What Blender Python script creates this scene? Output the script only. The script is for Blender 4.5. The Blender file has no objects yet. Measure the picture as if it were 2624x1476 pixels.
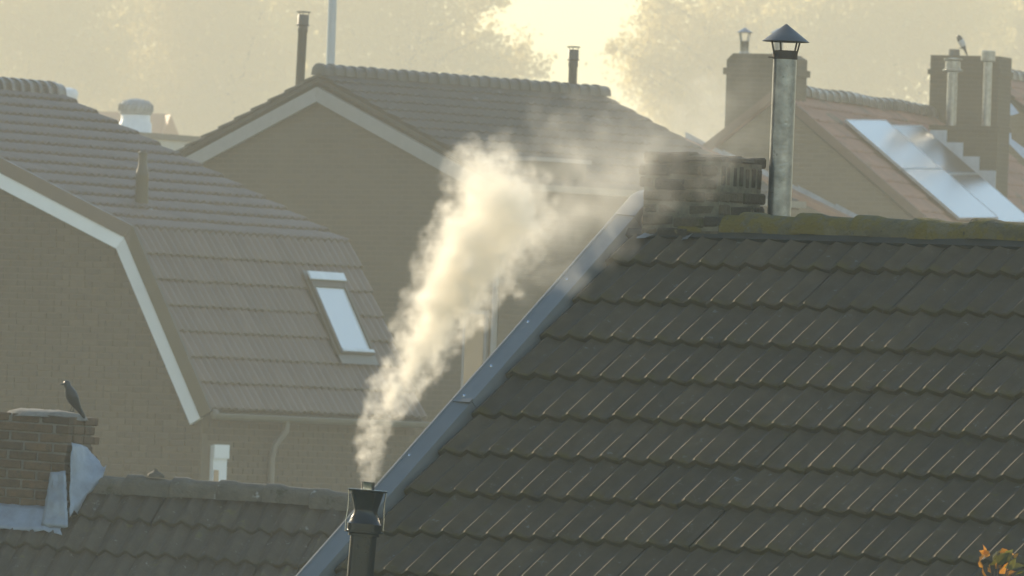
import bpy, math, random
from mathutils import Vector, Matrix, noise as mnoise

random.seed(7)
R = math.radians
scene = bpy.context.scene
C = scene.collection

# ------------------------------------------------------------------ camera
F_PX, CX, CY, Y_HORIZON, ROLL = 26000.0, 1312.0, 738.0, 1250.0, 0.033   # photograph pixels (2624 x 1476)
CAM = Vector((0, 0, 5.0))                                                # an upper window, 5 m above the street
_th = math.atan((Y_HORIZON - CY) / F_PX)
_R0, _F0, _U0 = Vector((1, 0, 0)), Vector((0, math.cos(_th), math.sin(_th))), Vector((0, -math.sin(_th), math.cos(_th)))
_RC = _R0 * math.cos(ROLL) + _U0 * math.sin(ROLL)
_UC = -_R0 * math.sin(ROLL) + _U0 * math.cos(ROLL)

cam_data = bpy.data.cameras.new('camera')
cam = bpy.data.objects.new('camera', cam_data)
C.objects.link(cam)
cam.matrix_world = Matrix.Translation(CAM) @ Matrix((_RC, _UC, -_F0)).transposed().to_4x4()
cam_data.sensor_width = 36.0
cam_data.lens = 36.0 * F_PX / 2624.0
cam_data.clip_start = 1.0
cam_data.clip_end = 6000.0
cam_data.dof.use_dof = True
cam_data.dof.focus_distance = 56.0
cam_data.dof.aperture_fstop = 19.0
scene.camera = cam

# ------------------------------------------------------------------ light
SUN_AZ, SUN_EL = -34.0, 17.6            # low, behind the roofs, left of the view
sun_dir = Vector((math.sin(R(SUN_AZ)) * math.cos(R(SUN_EL)), math.cos(R(SUN_AZ)) * math.cos(R(SUN_EL)), math.sin(R(SUN_EL))))
world = bpy.data.worlds.new('World')
scene.world = world
world.use_nodes = True
wn = world.node_tree
sky_node = wn.nodes.new('ShaderNodeTexSky')
sky_node.sky_type = 'NISHITA'
sky_node.sun_disc = False
sky_node.sun_elevation = R(SUN_EL)
sky_node.sun_rotation = R(SUN_AZ)
sky_node.air_density = 1.5
sky_node.dust_density = 0.1
sky_node.ozone_density = 3.0
bg = wn.nodes['Background']
wn.links.new(sky_node.outputs['Color'], bg.inputs['Color'])
bg.inputs['Strength'].default_value = 0.15
sun_data = bpy.data.lights.new('sun', 'SUN')
sun_data.energy = 4.0
sun_data.angle = R(0.53)
sun_data.color = (1.0, 0.82, 0.56)
sun = bpy.data.objects.new('sun', sun_data)
C.objects.link(sun)
sun.rotation_euler = sun_dir.to_track_quat('Z', 'Y').to_euler()
vs = scene.view_settings
vs.view_transform = 'Standard'
vs.look = 'None'
vs.gamma = 1.0
vs.use_curve_mapping = False
vs.exposure = 0.9
scene.cycles.use_denoising = True
scene.cycles.volume_bounces = 6
scene.cycles.max_bounces = 8
scene.cycles.transparent_max_bounces = 8
scene.cycles.volume_step_rate = 1.0
scene.cycles.volume_max_steps = 256

# ------------------------------------------------------------------ helpers
def ray(u, v):
    return _F0 + _RC * ((u - CX) / F_PX) - _UC * ((v - CY) / F_PX)

def at(u, v, d):
    return CAM + ray(u, v) * d

def hit(u, v, P, n):
    r = ray(u, v)
    return CAM + r * ((P - CAM).dot(n) / r.dot(n))

def project(P):
    q = P - CAM
    z = q.dot(_F0)
    return CX + F_PX * q.dot(_RC) / z, CY - F_PX * q.dot(_UC) / z, z

def tag(o, label=None, cat=None, group=None, kind=None):
    if label: o['label'] = label
    if cat: o['category'] = cat
    if group: o['group'] = group
    if kind: o['kind'] = kind
    return o

def empty(name, loc=(0, 0, 0), rz=0.0, parent=None):
    o = bpy.data.objects.new(name, None)
    o.location = loc
    o.rotation_euler = (0, 0, rz)
    o.parent = parent
    C.objects.link(o)
    return o

def obj(name, data, parent=None, loc=(0, 0, 0), rot=(0, 0, 0)):
    o = bpy.data.objects.new(name, data)
    o.parent = parent
    o.location = loc
    o.rotation_euler = rot
    C.objects.link(o)
    return o

class MB:
    """collects vertices and faces, builds one mesh"""
    def __init__(s):
        s.v, s.f, s.mi = [], [], []
    def poly(s, pts, mi=0):
        b = len(s.v)
        s.v += [tuple(p) for p in pts]
        s.f.append(tuple(range(b, b + len(pts)))); s.mi.append(mi)
        return s
    def box(s, a, b, M=None, mi=0):
        b0 = len(s.v)
        for z in (a[2], b[2]):
            for x, y in ((a[0], a[1]), (b[0], a[1]), (b[0], b[1]), (a[0], b[1])):
                p = Vector((x, y, z))
                s.v.append(tuple(M @ p if M else p))
        for q in ((3, 2, 1, 0), (4, 5, 6, 7), (0, 1, 5, 4), (1, 2, 6, 5), (2, 3, 7, 6), (3, 0, 4, 7)):
            s.f.append(tuple(b0 + i for i in q)); s.mi.append(mi)
        return s
    def prism(s, prof, a, b, axis='x', mi=0, caps=True):
        """profile of 2D points swept from a to b along an axis"""
        n, b0 = len(prof), len(s.v)
        for t in (a, b):
            for p, q in prof:
                s.v.append((t, p, q) if axis == 'x' else (p, t, q) if axis == 'y' else (p, q, t))
        for i in range(n):
            j = (i + 1) % n
            s.f.append((b0 + i, b0 + j, b0 + n + j, b0 + n + i)); s.mi.append(mi)
        if caps:
            s.f.append(tuple(b0 + i for i in reversed(range(n)))); s.mi.append(mi)
            s.f.append(tuple(b0 + n + i for i in range(n))); s.mi.append(mi)
        return s
    def lathe(s, prof, n=24, M=None, mi=0, cap=True):
        b0 = len(s.v)
        for r, z in prof:
            for k in range(n):
                a = 2 * math.pi * k / n
                p = Vector((r * math.cos(a), r * math.sin(a), z))
                s.v.append(tuple(M @ p if M else p))
        for i in range(len(prof) - 1):
            for k in range(n):
                k2 = (k + 1) % n
                s.f.append((b0 + i * n + k, b0 + i * n + k2, b0 + (i + 1) * n + k2, b0 + (i + 1) * n + k)); s.mi.append(mi)
        if cap:
            s.f.append(tuple(b0 + k for k in reversed(range(n)))); s.mi.append(mi)
            e = b0 + (len(prof) - 1) * n
            s.f.append(tuple(e + k for k in range(n))); s.mi.append(mi)
        return s
    def tube(s, pts, radii, n=8, mi=0):
        """rings along a path, radii a number, a list or (rx, ry) pairs"""
        pts = [Vector(p) for p in pts]
        b0, last = len(s.v), None
        for i, p in enumerate(pts):
            d = (pts[min(i + 1, len(pts) - 1)] - pts[max(i - 1, 0)]).normalized()
            ref = last if last else (Vector((0, 1, 0)) if abs(d.y) < .9 else Vector((1, 0, 0)))
            a = (ref - d * ref.dot(d)).normalized()
            last = a
            b = d.cross(a)
            r = radii[i] if isinstance(radii, (list, tuple)) else radii
            ra, rb = r if isinstance(r, (list, tuple)) else (r, r)
            for k in range(n):
                t = 2 * math.pi * k / n
                s.v.append(tuple(p + a * (ra * math.cos(t)) + b * (rb * math.sin(t))))
        for i in range(len(pts) - 1):
            for k in range(n):
                k2 = (k + 1) % n
                s.f.append((b0 + i * n + k, b0 + i * n + k2, b0 + (i + 1) * n + k2, b0 + (i + 1) * n + k)); s.mi.append(mi)
        s.f.append(tuple(b0 + k for k in reversed(range(n)))); s.mi.append(mi)
        e = b0 + (len(pts) - 1) * n
        s.f.append(tuple(e + k for k in range(n))); s.mi.append(mi)
        return s
    def mesh(s, name, mats, smooth=False):
        me = bpy.data.meshes.new(name)
        me.from_pydata(s.v, [], s.f)
        for m in (mats if isinstance(mats, (list, tuple)) else [mats]):
            me.materials.append(m)
        me.polygons.foreach_set('material_index', s.mi)
        if smooth:
            me.polygons.foreach_set('use_smooth', [True] * len(s.f))
            if hasattr(me, 'set_sharp_from_angle'):
                me.set_sharp_from_angle(angle=R(40))
        me.update()
        return me
    def build(s, name, mats, parent=None, loc=(0, 0, 0), rot=(0, 0, 0), smooth=False):
        return obj(name, s.mesh(name, mats, smooth), parent, loc, rot)

# ------------------------------------------------------------------ materials
def material(name, col, rough=.7, metal=0.0, var=.25, scale=6.0, bump=0.0, bscale=40.0, spots=None, per_object=.12, spec=.5):
    """base colour broken by two noises, a per-object shift and optional patches (colour, amount, scale)"""
    m = bpy.data.materials.new(name)
    m.use_nodes = True
    t = m.node_tree
    N, L = t.nodes, t.links
    b = N['Principled BSDF']
    tc = N.new('ShaderNodeTexCoord')
    oi = N.new('ShaderNodeObjectInfo')
    add = N.new('ShaderNodeVectorMath'); add.operation = 'ADD'
    mul = N.new('ShaderNodeVectorMath'); mul.operation = 'SCALE'
    comb = N.new('ShaderNodeCombineXYZ')
    for k in range(3): L.new(oi.outputs['Random'], comb.inputs[k])
    L.new(comb.outputs[0], mul.inputs[0]); mul.inputs['Scale'].default_value = 37.0
    L.new(tc.outputs['Object'], add.inputs[0]); L.new(mul.outputs[0], add.inputs[1])
    n1 = N.new('ShaderNodeTexNoise'); n1.inputs['Scale'].default_value = scale; n1.inputs['Detail'].default_value = 6; n1.inputs['Roughness'].default_value = .65
    L.new(add.outputs[0], n1.inputs['Vector'])
    val = N.new('ShaderNodeMapRange')
    val.inputs['From Min'].default_value, val.inputs['From Max'].default_value = .28, .72
    val.inputs['To Min'].default_value, val.inputs['To Max'].default_value = 1 - var, 1 + var
    L.new(n1.outputs['Fac'], val.inputs['Value'])
    po = N.new('ShaderNodeMapRange')
    po.inputs['To Min'].default_value, po.inputs['To Max'].default_value = 1 - per_object, 1 + per_object
    L.new(oi.outputs['Random'], po.inputs['Value'])
    mm = N.new('ShaderNodeMath'); mm.operation = 'MULTIPLY'
    L.new(val.outputs[0], mm.inputs[0]); L.new(po.outputs[0], mm.inputs[1])
    sc = N.new('ShaderNodeVectorMath'); sc.operation = 'SCALE'
    sc.inputs[0].default_value = col
    L.new(mm.outputs[0], sc.inputs['Scale'])
    out = sc.outputs[0]
    for (c2, amount, s2) in (spots or []):
        n2 = N.new('ShaderNodeTexNoise'); n2.inputs['Scale'].default_value = s2; n2.inputs['Detail'].default_value = 8; n2.inputs['Roughness'].default_value = .7
        L.new(add.outputs[0], n2.inputs['Vector'])
        mr = N.new('ShaderNodeMapRange')
        mr.inputs['From Min'].default_value, mr.inputs['From Max'].default_value = .68 - amount * .4, .74 - amount * .36
        L.new(n2.outputs['Fac'], mr.inputs['Value'])
        mx = N.new('ShaderNodeMix'); mx.data_type = 'RGBA'
        L.new(mr.outputs[0], mx.inputs['Factor'])
        L.new(out, mx.inputs[6]); mx.inputs[7].default_value = (*c2, 1)
        out = mx.outputs[2]
    L.new(out, b.inputs['Base Color'])
    b.inputs['Roughness'].default_value = rough
    b.inputs['Metallic'].default_value = metal
    b.inputs['Specular IOR Level'].default_value = spec
    if bump:
        n3 = N.new('ShaderNodeTexNoise'); n3.inputs['Scale'].default_value = bscale; n3.inputs['Detail'].default_value = 5
        L.new(add.outputs[0], n3.inputs['Vector'])
        bp = N.new('ShaderNodeBump'); bp.inputs['Strength'].default_value = bump; bp.inputs['Distance'].default_value = .01
        L.new(n3.outputs['Fac'], bp.inputs['Height']); L.new(bp.outputs[0], b.inputs['Normal'])
    return m

def tail_moss(m, c2, reach=.06, amount=1.0):
    """moss that grows along the lower edge of each tile (object y = 0)"""
    t = m.node_tree; N, L = t.nodes, t.links
    b = N['Principled BSDF']
    src = b.inputs['Base Color'].links[0].from_socket
    tc = N.new('ShaderNodeTexCoord'); sx = N.new('ShaderNodeSeparateXYZ')
    L.new(tc.outputs['Object'], sx.inputs[0])
    oi = N.new('ShaderNodeObjectInfo')
    geo = N.new('ShaderNodeNewGeometry')
    nz = N.new('ShaderNodeTexNoise'); nz.inputs['Scale'].default_value = 14; nz.inputs['Detail'].default_value = 4
    L.new(geo.outputs['Position'], nz.inputs['Vector'])
    ma = N.new('ShaderNodeMath'); ma.operation = 'MULTIPLY_ADD'
    L.new(nz.outputs['Fac'], ma.inputs[0]); ma.inputs[1].default_value = -reach * 2.6
    L.new(sx.outputs['Y'], ma.inputs[2])
    mr = N.new('ShaderNodeMapRange')
    mr.inputs['From Min'].default_value, mr.inputs['From Max'].default_value = -reach * 1.9, -reach * .9
    mr.inputs['To Min'].default_value, mr.inputs['To Max'].default_value = amount, 0
    L.new(ma.outputs[0], mr.inputs['Value'])
    mx = N.new('ShaderNodeMix'); mx.data_type = 'RGBA'
    L.new(mr.outputs[0], mx.inputs['Factor']); L.new(src, mx.inputs[6]); mx.inputs[7].default_value = (*c2, 1)
    L.new(mx.outputs[2], b.inputs['Base Color'])
    return m

def brick_material(name, col, mortar, course=.0625, length=.22):
    """courses for walls too far away to tell single bricks"""
    m = material(name, col, .85, var=.3, scale=.9)
    t = m.node_tree; N, L = t.nodes, t.links
    b = N['Principled BSDF']
    src = b.inputs['Base Color'].links[0].from_socket
    tc = N.new('ShaderNodeTexCoord'); sx = N.new('ShaderNodeSeparateXYZ'); cb = N.new('ShaderNodeCombineXYZ')
    L.new(tc.outputs['Object'], sx.inputs[0])
    ad = N.new('ShaderNodeMath'); ad.operation = 'ADD'
    L.new(sx.outputs['X'], ad.inputs[0]); L.new(sx.outputs['Y'], ad.inputs[1])
    L.new(ad.outputs[0], cb.inputs['X']); L.new(sx.outputs['Z'], cb.inputs['Y'])
    br = N.new('ShaderNodeTexBrick')
    br.inputs['Scale'].default_value = 1.0
    br.inputs['Brick Width'].default_value = length
    br.inputs['Row Height'].default_value = course
    br.inputs['Mortar Size'].default_value = .008
    br.inputs['Mortar Smooth'].default_value = .2
    br.inputs['Color1'].default_value = (.9, .9, .9, 1)
    br.inputs['Color2'].default_value = (1.1, 1.1, 1.1, 1)
    br.inputs['Mortar'].default_value = (0, 0, 0, 1)
    L.new(cb.outputs[0], br.inputs['Vector'])
    mu = N.new('ShaderNodeMix'); mu.data_type = 'RGBA'; mu.blend_type = 'MULTIPLY'; mu.inputs['Factor'].default_value = 1
    L.new(src, mu.inputs[6]); L.new(br.outputs['Color'], mu.inputs[7])
    mx = N.new('ShaderNodeMix'); mx.data_type = 'RGBA'
    L.new(br.outputs['Fac'], mx.inputs['Factor']); L.new(mu.outputs[2], mx.inputs[6]); mx.inputs[7].default_value = (*mortar, 1)
    L.new(mx.outputs[2], b.inputs['Base Color'])
    bp = N.new('ShaderNodeBump'); bp.inputs['Strength'].default_value = .6; bp.inputs['Distance'].default_value = -.01
    L.new(br.outputs['Fac'], bp.inputs['Height']); L.new(bp.outputs[0], b.inputs['Normal'])
    return m

GREEN_MOSS = (.085, .075, .018)
M = dict(
    tile_dark=tail_moss(material('dark_concrete_tile', (.072, .051, .028), .82, var=.22, scale=9, bump=.25, bscale=120, spots=[((.13, .125, .11), .14, 18), ((.075, .06, .015), .12, 5)], per_object=.16, spec=.3), (.08, .06, .011), .09),
    tile_brown=tail_moss(material('brown_concrete_tile', (.125, .088, .068), .4, var=.15, scale=5, bump=.15, bscale=80, per_object=.14), (.055, .045, .02), .03, .8),
    tile_old=tail_moss(material('old_pantile', (.055, .042, .026), .8, var=.35, scale=9, bump=.5, bscale=70, spots=[((.2, .2, .18), .14, 16), (GREEN_MOSS, .2, 9)], per_object=.18), (.04, .035, .012), .06),
    tile_red=material('red_clay_tile', (.3, .14, .09), .6, var=.25, scale=1.4, bump=.2, spots=[((.16, .11, .07), .3, 1.1)], per_object=.12),
    tile_grey=material('grey_concrete_tile', (.03, .03, .028), .65, var=.25, scale=1.2, bump=.2, spots=[((.1, .1, .1), .2, 1.6)]),
    ridge_moss=material('mossy_ridge_tile', (.12, .096, .045), .9, var=.4, scale=9, bump=.9, bscale=60, spots=[((.14, .1, .012), .52, 7), ((.17, .125, .02), .2, 16), ((.13, .12, .105), .14, 11), ((.035, .03, .012), .16, 24)], per_object=.2),
    ridge_old=material('lichened_ridge_tile', (.11, .092, .065), .85, var=.35, scale=10, bump=.8, bscale=60, spots=[((.3, .31, .3), .16, 9), ((.04, .035, .015), .25, 7)]),
    ridge_grey=material('grey_ridge_tile', (.045, .045, .043), .5, var=.3, scale=3, per_object=.3),
    ridge_glazed=material('glazed_ridge_tile', (.12, .09, .075), .3, var=.3, scale=3, per_object=.35),
    deck=material('roof_deck', (.035, .032, .025), .9),
    zinc=material('zinc_sheet', (.19, .185, .17), .55, metal=.45, var=.12, scale=3, bump=.12, bscale=18),
    lead=material('lead_sheet', (.28, .32, .37), .55, metal=.3, var=.3, scale=7, bump=.5, bscale=14),
    galv=material('galvanised_steel', (.24, .245, .25), .3, metal=.85, var=.35, scale=16, bump=.15, bscale=60, spots=[((.12, .12, .13), .2, 24)]),
    rust=material('rusted_steel', (.07, .045, .035), .6, metal=.5, var=.35, scale=20),
    black=material('black_enamel', (.010, .010, .009), .25, var=.2, scale=20, spec=.4),
    steel=material('stainless_steel', (.5, .5, .5), .22, metal=1, var=.1),
    white=material('white_boarding', (.8, .81, .82), .4, var=.06, scale=2),
    gutter=material('grey_gutter', (.17, .16, .14), .35, var=.1),
    brick_near=material('weathered_brick', (.115, .068, .034), .9, var=.35, scale=16, bump=.7, bscale=90, spots=[((.05, .045, .03), .22, 12)], per_object=.32),
    brick_mossy=material('mossy_brick', (.082, .06, .034), .95, var=.4, scale=14, bump=.9, bscale=70, spots=[((.06, .052, .014), .3, 9), ((.17, .12, .06), .18, 10)], per_object=.5),
    mortar=material('mortar', (.19, .17, .14), .95, var=.3, scale=20, bump=.5),
    mortar_dark=material('mossy_mortar', (.135, .115, .075), .95, var=.5, scale=14, bump=.5),
    brick_left=material('brown_brick', (.085, .064, .04), .9, var=.2, scale=10, per_object=.2),
    mortar_left=material('grey_mortar', (.125, .1, .066), .95, var=.15, scale=8),
    brick_far=brick_material('far_brick', (.07, .055, .034), (.092, .074, .048), .07),
    brick_right=brick_material('right_brick', (.14, .105, .062), (.165, .128, .085), .07),
    brick_stack=brick_material('stack_brick', (.065, .048, .024), (.09, .07, .042), .07),
    render_wall=material('pale_render', (.5, .48, .42), .9, var=.1),
    pot=material('clay_pot', (.12, .11, .1), .8),
    vent_white=material('white_vent', (.7, .74, .77), .4, var=.1),
    vent_grey=material('weathered_aluminium', (.28, .29, .29), .5, metal=.5, var=.3, scale=9),
    feather_dark=material('dark_plumage', (.012, .012, .014), .45, var=.3, scale=30, bump=.4),
    feather_white=material('white_plumage', (.6, .6, .6), .7, var=.1),
    beak=material('beak', (.03, .028, .025), .35),
    leaf_orange=material('orange_leaf', (.55, .24, .03), .5, var=.4, scale=25, per_object=.3),
    leaf_green=material('olive_leaf', (.13, .12, .02), .5, var=.4, scale=20, per_object=.3),
    bark=material('bark', (.06, .045, .032), .9, var=.3, scale=6),
    grass=material('garden_ground', (.07, .09, .03), .95, var=.4, scale=.2),
    mast=material('grey_paint', (.45, .47, .48), .4, var=.08),
    copper=material('panel_frame', (.5, .52, .54), .35, metal=.8),
)
def leafy(name, col):
    m = material(name, col, .6, var=.3, scale=.5)
    t = m.node_tree; N, L = t.nodes, t.links
    b = N['Principled BSDF']; o = N['Material Output']
    tr = N.new('ShaderNodeBsdfTranslucent'); tr.inputs['Color'].default_value = (col[0] * 4.3, col[1] * 3.9, col[2] * 4, 1)
    ms = N.new('ShaderNodeMixShader'); ms.inputs[0].default_value = .75
    L.new(b.outputs[0], ms.inputs[1]); L.new(tr.outputs[0], ms.inputs[2]); L.new(ms.outputs[0], o.inputs['Surface'])
    return m
M['verge_red'] = material('worn_verge_tile', (.13, .075, .05), .8)
M['lead_light'] = material('pale_lead', (.5, .54, .58), .5, metal=.2, var=.2, scale=5)
M['grey_board'] = material('greyed_boarding', (.27, .27, .27), .5, var=.1)
M['foliage'] = leafy('tree_foliage', (.17, .155, .07))
for k in ('leaf_orange', 'leaf_green'):
    t = M[k].node_tree; b = t.nodes['Principled BSDF']
    tr = t.nodes.new('ShaderNodeBsdfTranslucent')
    t.links.new(b.inputs['Base Color'].links[0].from_socket, tr.inputs['Color'])
    ms = t.nodes.new('ShaderNodeMixShader'); ms.inputs[0].default_value = .5
    t.links.new(b.outputs[0], ms.inputs[1]); t.links.new(tr.outputs[0], ms.inputs[2]); t.links.new(ms.outputs[0], t.nodes['Material Output'].inputs['Surface'])
def glass_mat(name, col, rough, coat=1.6):
    m = bpy.data.materials.new(name); m.use_nodes = True
    b = m.node_tree.nodes['Principled BSDF']
    b.inputs['Base Color'].default_value = (*col, 1); b.inputs['Roughness'].default_value = rough
    b.inputs['IOR'].default_value = 1.6; b.inputs['Specular IOR Level'].default_value = .8
    b.inputs['Coat Weight'].default_value = 1.0; b.inputs['Coat Roughness'].default_value = rough; b.inputs['Coat IOR'].default_value = coat
    return m
M['pane'] = glass_mat('window_glass', (.03, .035, .04), .03)
M['blind_pane'] = glass_mat('glass_over_white_blind', (.72, .76, .78), .03)  # pale base colour under a clear coat, for the roof window
M['cells'] = glass_mat('solar_glass', (.04, .043, .05), .2, 2.6)

# ------------------------------------------------------------------ the setting
g = MB().poly([(-3000, -200, 0), (3000, -200, 0), (3000, 4500, 0), (-3000, 4500, 0)]).build('ground', M['grass'])
tag(g, 'rough garden ground below the houses', kind='structure')

# ------------------------------------------------------------------ building blocks
PLAIN = {'brown_concrete_tile': material('brown_tile_rows', (.125, .088, .068), .4, var=.15, scale=5, bump=.15, bscale=80)}
class House:
    """origin on the ground below the left end of the ridge; local x along the ridge, the slope in view falls towards -y"""
    def __init__(s, name, u, v, d, phi, tilt=0.0):
        W = at(u, v, d)
        s.zr = W.z
        s.root = empty(name, (W.x, W.y, 0))
        s.M = Matrix.Translation((W.x, W.y, W.z)) @ Matrix.Rotation(R(phi), 4, 'Z') @ Matrix.Rotation(tilt, 4, 'Y') @ Matrix.Translation((0, 0, -W.z))
        s.root.matrix_world = s.M
        s.I = s.M.inverted()
    def loc(s, u, v, P, n):
        """pixel -> local point on the local plane through P with normal n"""
        return s.I @ hit(u, v, s.M @ Vector(P), s.M.to_3x3() @ Vector(n))
    def px(s, p):
        return project(s.M @ Vector(p))

def slope_normal(p):
    return (0, -math.sin(R(p)), math.cos(R(p)))

def roof_part(h, name, x0, x1, length, z, p, y=0.0, thick=.05, mat='deck', below=.045):
    """roof deck whose local frame lies in the roof plane: y up the slope, z out of it"""
    return MB().box((x0, -length, -thick - below), (x1, 0, -below)).build(name, M[mat], h.root, (0, y, z), (R(p), 0, 0))

def tile_mesh(name, mat, wave, waves, length, amp, seg, flat=1.7, thick=.022, steep=0.0):
    """concrete tile with round rolls: y = 0 is the lower edge"""
    mb = MB()
    n = seg * waves
    xs = [waves * wave * i / n for i in range(n + 1)]
    if steep:
        cuts = [0, .5 * steep, steep, steep + .04, steep + .1, steep + .2, steep + .32, steep + .46, steep + .62]
        xs = [wave * (w_ + c_) for w_ in range(waves) for c_ in cuts] + [waves * wave]
        n = len(xs) - 1
    def z(x):
        if steep:                                          # short flank on the left, long soft fall to the pan
            t = (x / wave) % 1.0
            if x > waves * wave - 1e-6: t = 1.0
            if t < steep: return amp * (t / steep) ** 1.15
            return amp * max(0.0, 1 - (t - steep) / .62) ** 1.8
        return amp * (0.5 + 0.5 * math.cos(2 * math.pi * (x / wave - .5))) ** flat
    rings = [[(x, .004, z(x) - thick) for x in xs], [(x, 0, z(x) - .007) for x in xs], [(x, .008, z(x)) for x in xs], [(x, length, z(x)) for x in xs]]
    for r in rings: mb.v += r
    m = n + 1
    for i in range(3):
        for k in range(n):
            mb.f.append((i * m + k, i * m + k + 1, (i + 1) * m + k + 1, (i + 1) * m + k)); mb.mi.append(0)
    e = len(mb.v)                                          # right edge turned down
    mb.v += [(xs[-1], .004, -thick), (xs[-1], length, -thick)]
    mb.f.append((1 * m + n, e, e + 1, 3 * m + n)); mb.mi.append(0)
    return mb.mesh(name, mat, True)

def tile_field(roof, me, x0, cols, tw, rows, gauge, rise, keep=None, limit=300, jitter=.004, bulk_me=None, name='tile', skip=None):
    """rows of tiles as children of the roof; past the limit the rest is one joined part"""
    rnd = random.Random(len(roof.name) * 7 + cols)
    todo, bulk = [], []
    for j in range(rows):
        for i in range(cols):
            x, y = x0 + i * tw, -(j + 1) * gauge
            if skip and skip(x, x + tw, y, y + gauge): continue
            (todo if (keep is None or keep(x, y)) else bulk).append((x, y))
    bulk += todo[limit:]
    for x, y in todo[:limit]:
        obj(name, me, roof, (x + rnd.gauss(0, jitter * .5), y + rnd.gauss(0, jitter), rise + rnd.gauss(0, jitter * .4)),
            (-math.atan(rise / gauge) + rnd.gauss(0, .003), rnd.gauss(0, .003), rnd.gauss(0, .004)))
    if bulk:
        src = bulk_me or me
        mb = MB()
        V = [Vector(v.co) for v in src.vertices]; Fc = [tuple(p.vertices) for p in src.polygons]
        for x, y in bulk:
            T = Matrix.Translation((x, y + rnd.gauss(0, jitter), rise)) @ Matrix.Rotation(-math.atan(rise / gauge), 4, 'X')
            b0 = len(mb.v)
            mb.v += [tuple(T @ v) for v in V]
            mb.f += [tuple(b0 + q for q in f) for f in Fc]
            mb.mi += [0] * len(Fc)
        tag(mb.build('tile_rows', PLAIN.get(src.materials[0].name, src.materials[0]), roof, smooth=True), kind='stuff')

def ridge_mesh(name, mat, length, r, flare=1.12, n=10, lip=.06, drop=.55):
    """half-round ridge tile along x with a thicker collar at its left end"""
    prof = []
    for k in range(n + 1):
        a = math.pi * (k / n)
        prof.append((math.cos(a), math.sin(a)))
    def ring(x, s):
        pts = [(x, r * s * c * 1.15, r * s * sn - r * .1) for c, sn in prof]
        return [(x, pts[0][1] * 1.05, pts[0][2] - r * drop)] + pts + [(x, pts[-1][1] * 1.05, pts[-1][2] - r * drop)]
    mb = MB()
    rings = [ring(0, flare * .9), ring(.006, flare), ring(lip, flare), ring(lip * 1.5, 1.0), ring(length, .97)]
    m = len(rings[0])
    for q in rings: mb.v += q
    for i in range(len(rings) - 1):
        for k in range(m - 1):
            mb.f.append((i * m + k, i * m + k + 1, (i + 1) * m + k + 1, (i + 1) * m + k)); mb.mi.append(0)
    mb.f.append(tuple(reversed(range(m)))); mb.mi.append(0)
    e = (len(rings) - 1) * m
    mb.f.append(tuple(range(e, e + m))); mb.mi.append(0)
    return mb.mesh(name, mat, True)

def brick_mesh(name, mat, l, w, h, bev=.006):
    """bevelled brick: x along, y depth (front at -w/2), z up, centred"""
    mb = MB()
    x, y, z = l / 2, w / 2, h / 2
    pts = []
    for sz in (-1, 1):
        for sx, sy in ((-1, -1), (1, -1), (1, 1), (-1, 1)):
            pts.append((sx * (x - bev), sy * y, sz * (z - bev)))
            pts.append((sx * x, sy * (y - bev), sz * (z - bev)))
            pts.append((sx * (x - bev), sy * (y - bev), sz * z))
    mb.v = pts
    F = []
    def c(sz, k): return (4 * sz + k) * 3
    F.append([c(0, k) + 2 for k in (3, 2, 1, 0)]); F.append([c(1, k) + 2 for k in range(4)])
    for k in range(4):
        k2 = (k + 1) % 4
        a = 0 if k % 2 == 0 else 1                          # y faces then x faces
        F.append([c(0, k) + a, c(0, k2) + a, c(1, k2) + a, c(1, k) + a])
        for sz in (0, 1):                                   # horizontal bevels
            q = [c(sz, k) + 2, c(sz, k2) + 2, c(sz, k2) + a, c(sz, k) + a]
            F.append(q if sz == 0 else q[::-1])
        F.append([c(0, k), c(0, k) + 1, c(1, k) + 1, c(1, k)])
        F.append([c(0, k), c(0, k) + 1, c(0, k) + 2]); F.append([c(1, k) + 2, c(1, k) + 1, c(1, k)])
    mb.f = [tuple(f) for f in F]; mb.mi = [0] * len(F)
    return mb.mesh(name, mat, False)

def lerp(a, b, t): return a + (b - a) * t

# =================================================================== FRONT HOUSE
fh = House('front_house', 1630, 587, 53.0, -38.0, .013)
tag(fh.root, 'nearest house, dark wavy roof tiles, mossy ridge and zinc edge trim', 'house')
FP, FG, FW = 37.5, .335, .145
roof = roof_part(fh, 'roof', 0, 6.2, 4.4, fh.zr, FP)
tm = tile_mesh('tile', M['tile_dark'], FW, 2, .40, .027, 14, 3.4, .034, .36)
def f_keep(x, y):
    u, v, _ = project(fh.M @ (Matrix.Translation((0, 0, fh.zr)) @ Matrix.Rotation(R(FP), 4, 'X') @ Vector((x + .15, y + .17, 0))))
    return -80 < u < 2760 and v < 1570
tile_field(roof, tm, .02, 21, 2 * FW, 13, FG, .032, f_keep, 300)
MB().box((0, -.06, -.09), (6.2, 4.0, -.04)).build('rear_roof', M['deck'], fh.root, (0, 0, fh.zr), (-R(FP), 0, 0))
zr = fh.zr
ye = -4.2 * math.cos(R(FP)); ze = zr - 4.2 * math.sin(R(FP))
MB().prism([(ye + .25, 0), (-(ye + .25), 0), (-(ye + .25), ze - .02), (0, zr - .16), (ye + .25, ze - .02)], -.11, 6.15).build('wall', M['brick_far'], fh.root)
# ridge tiles
rm = ridge_mesh('ridge_tile', M['ridge_moss'], .42, .068, 1.16, 12, .12, .45)
for k in range(16):
    obj('ridge_tile', rm, fh.root, (.335 + k * .367, 0, zr + .035 + random.gauss(0, .003)), (random.gauss(0, .02), .02, random.gauss(0, .006)))
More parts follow.
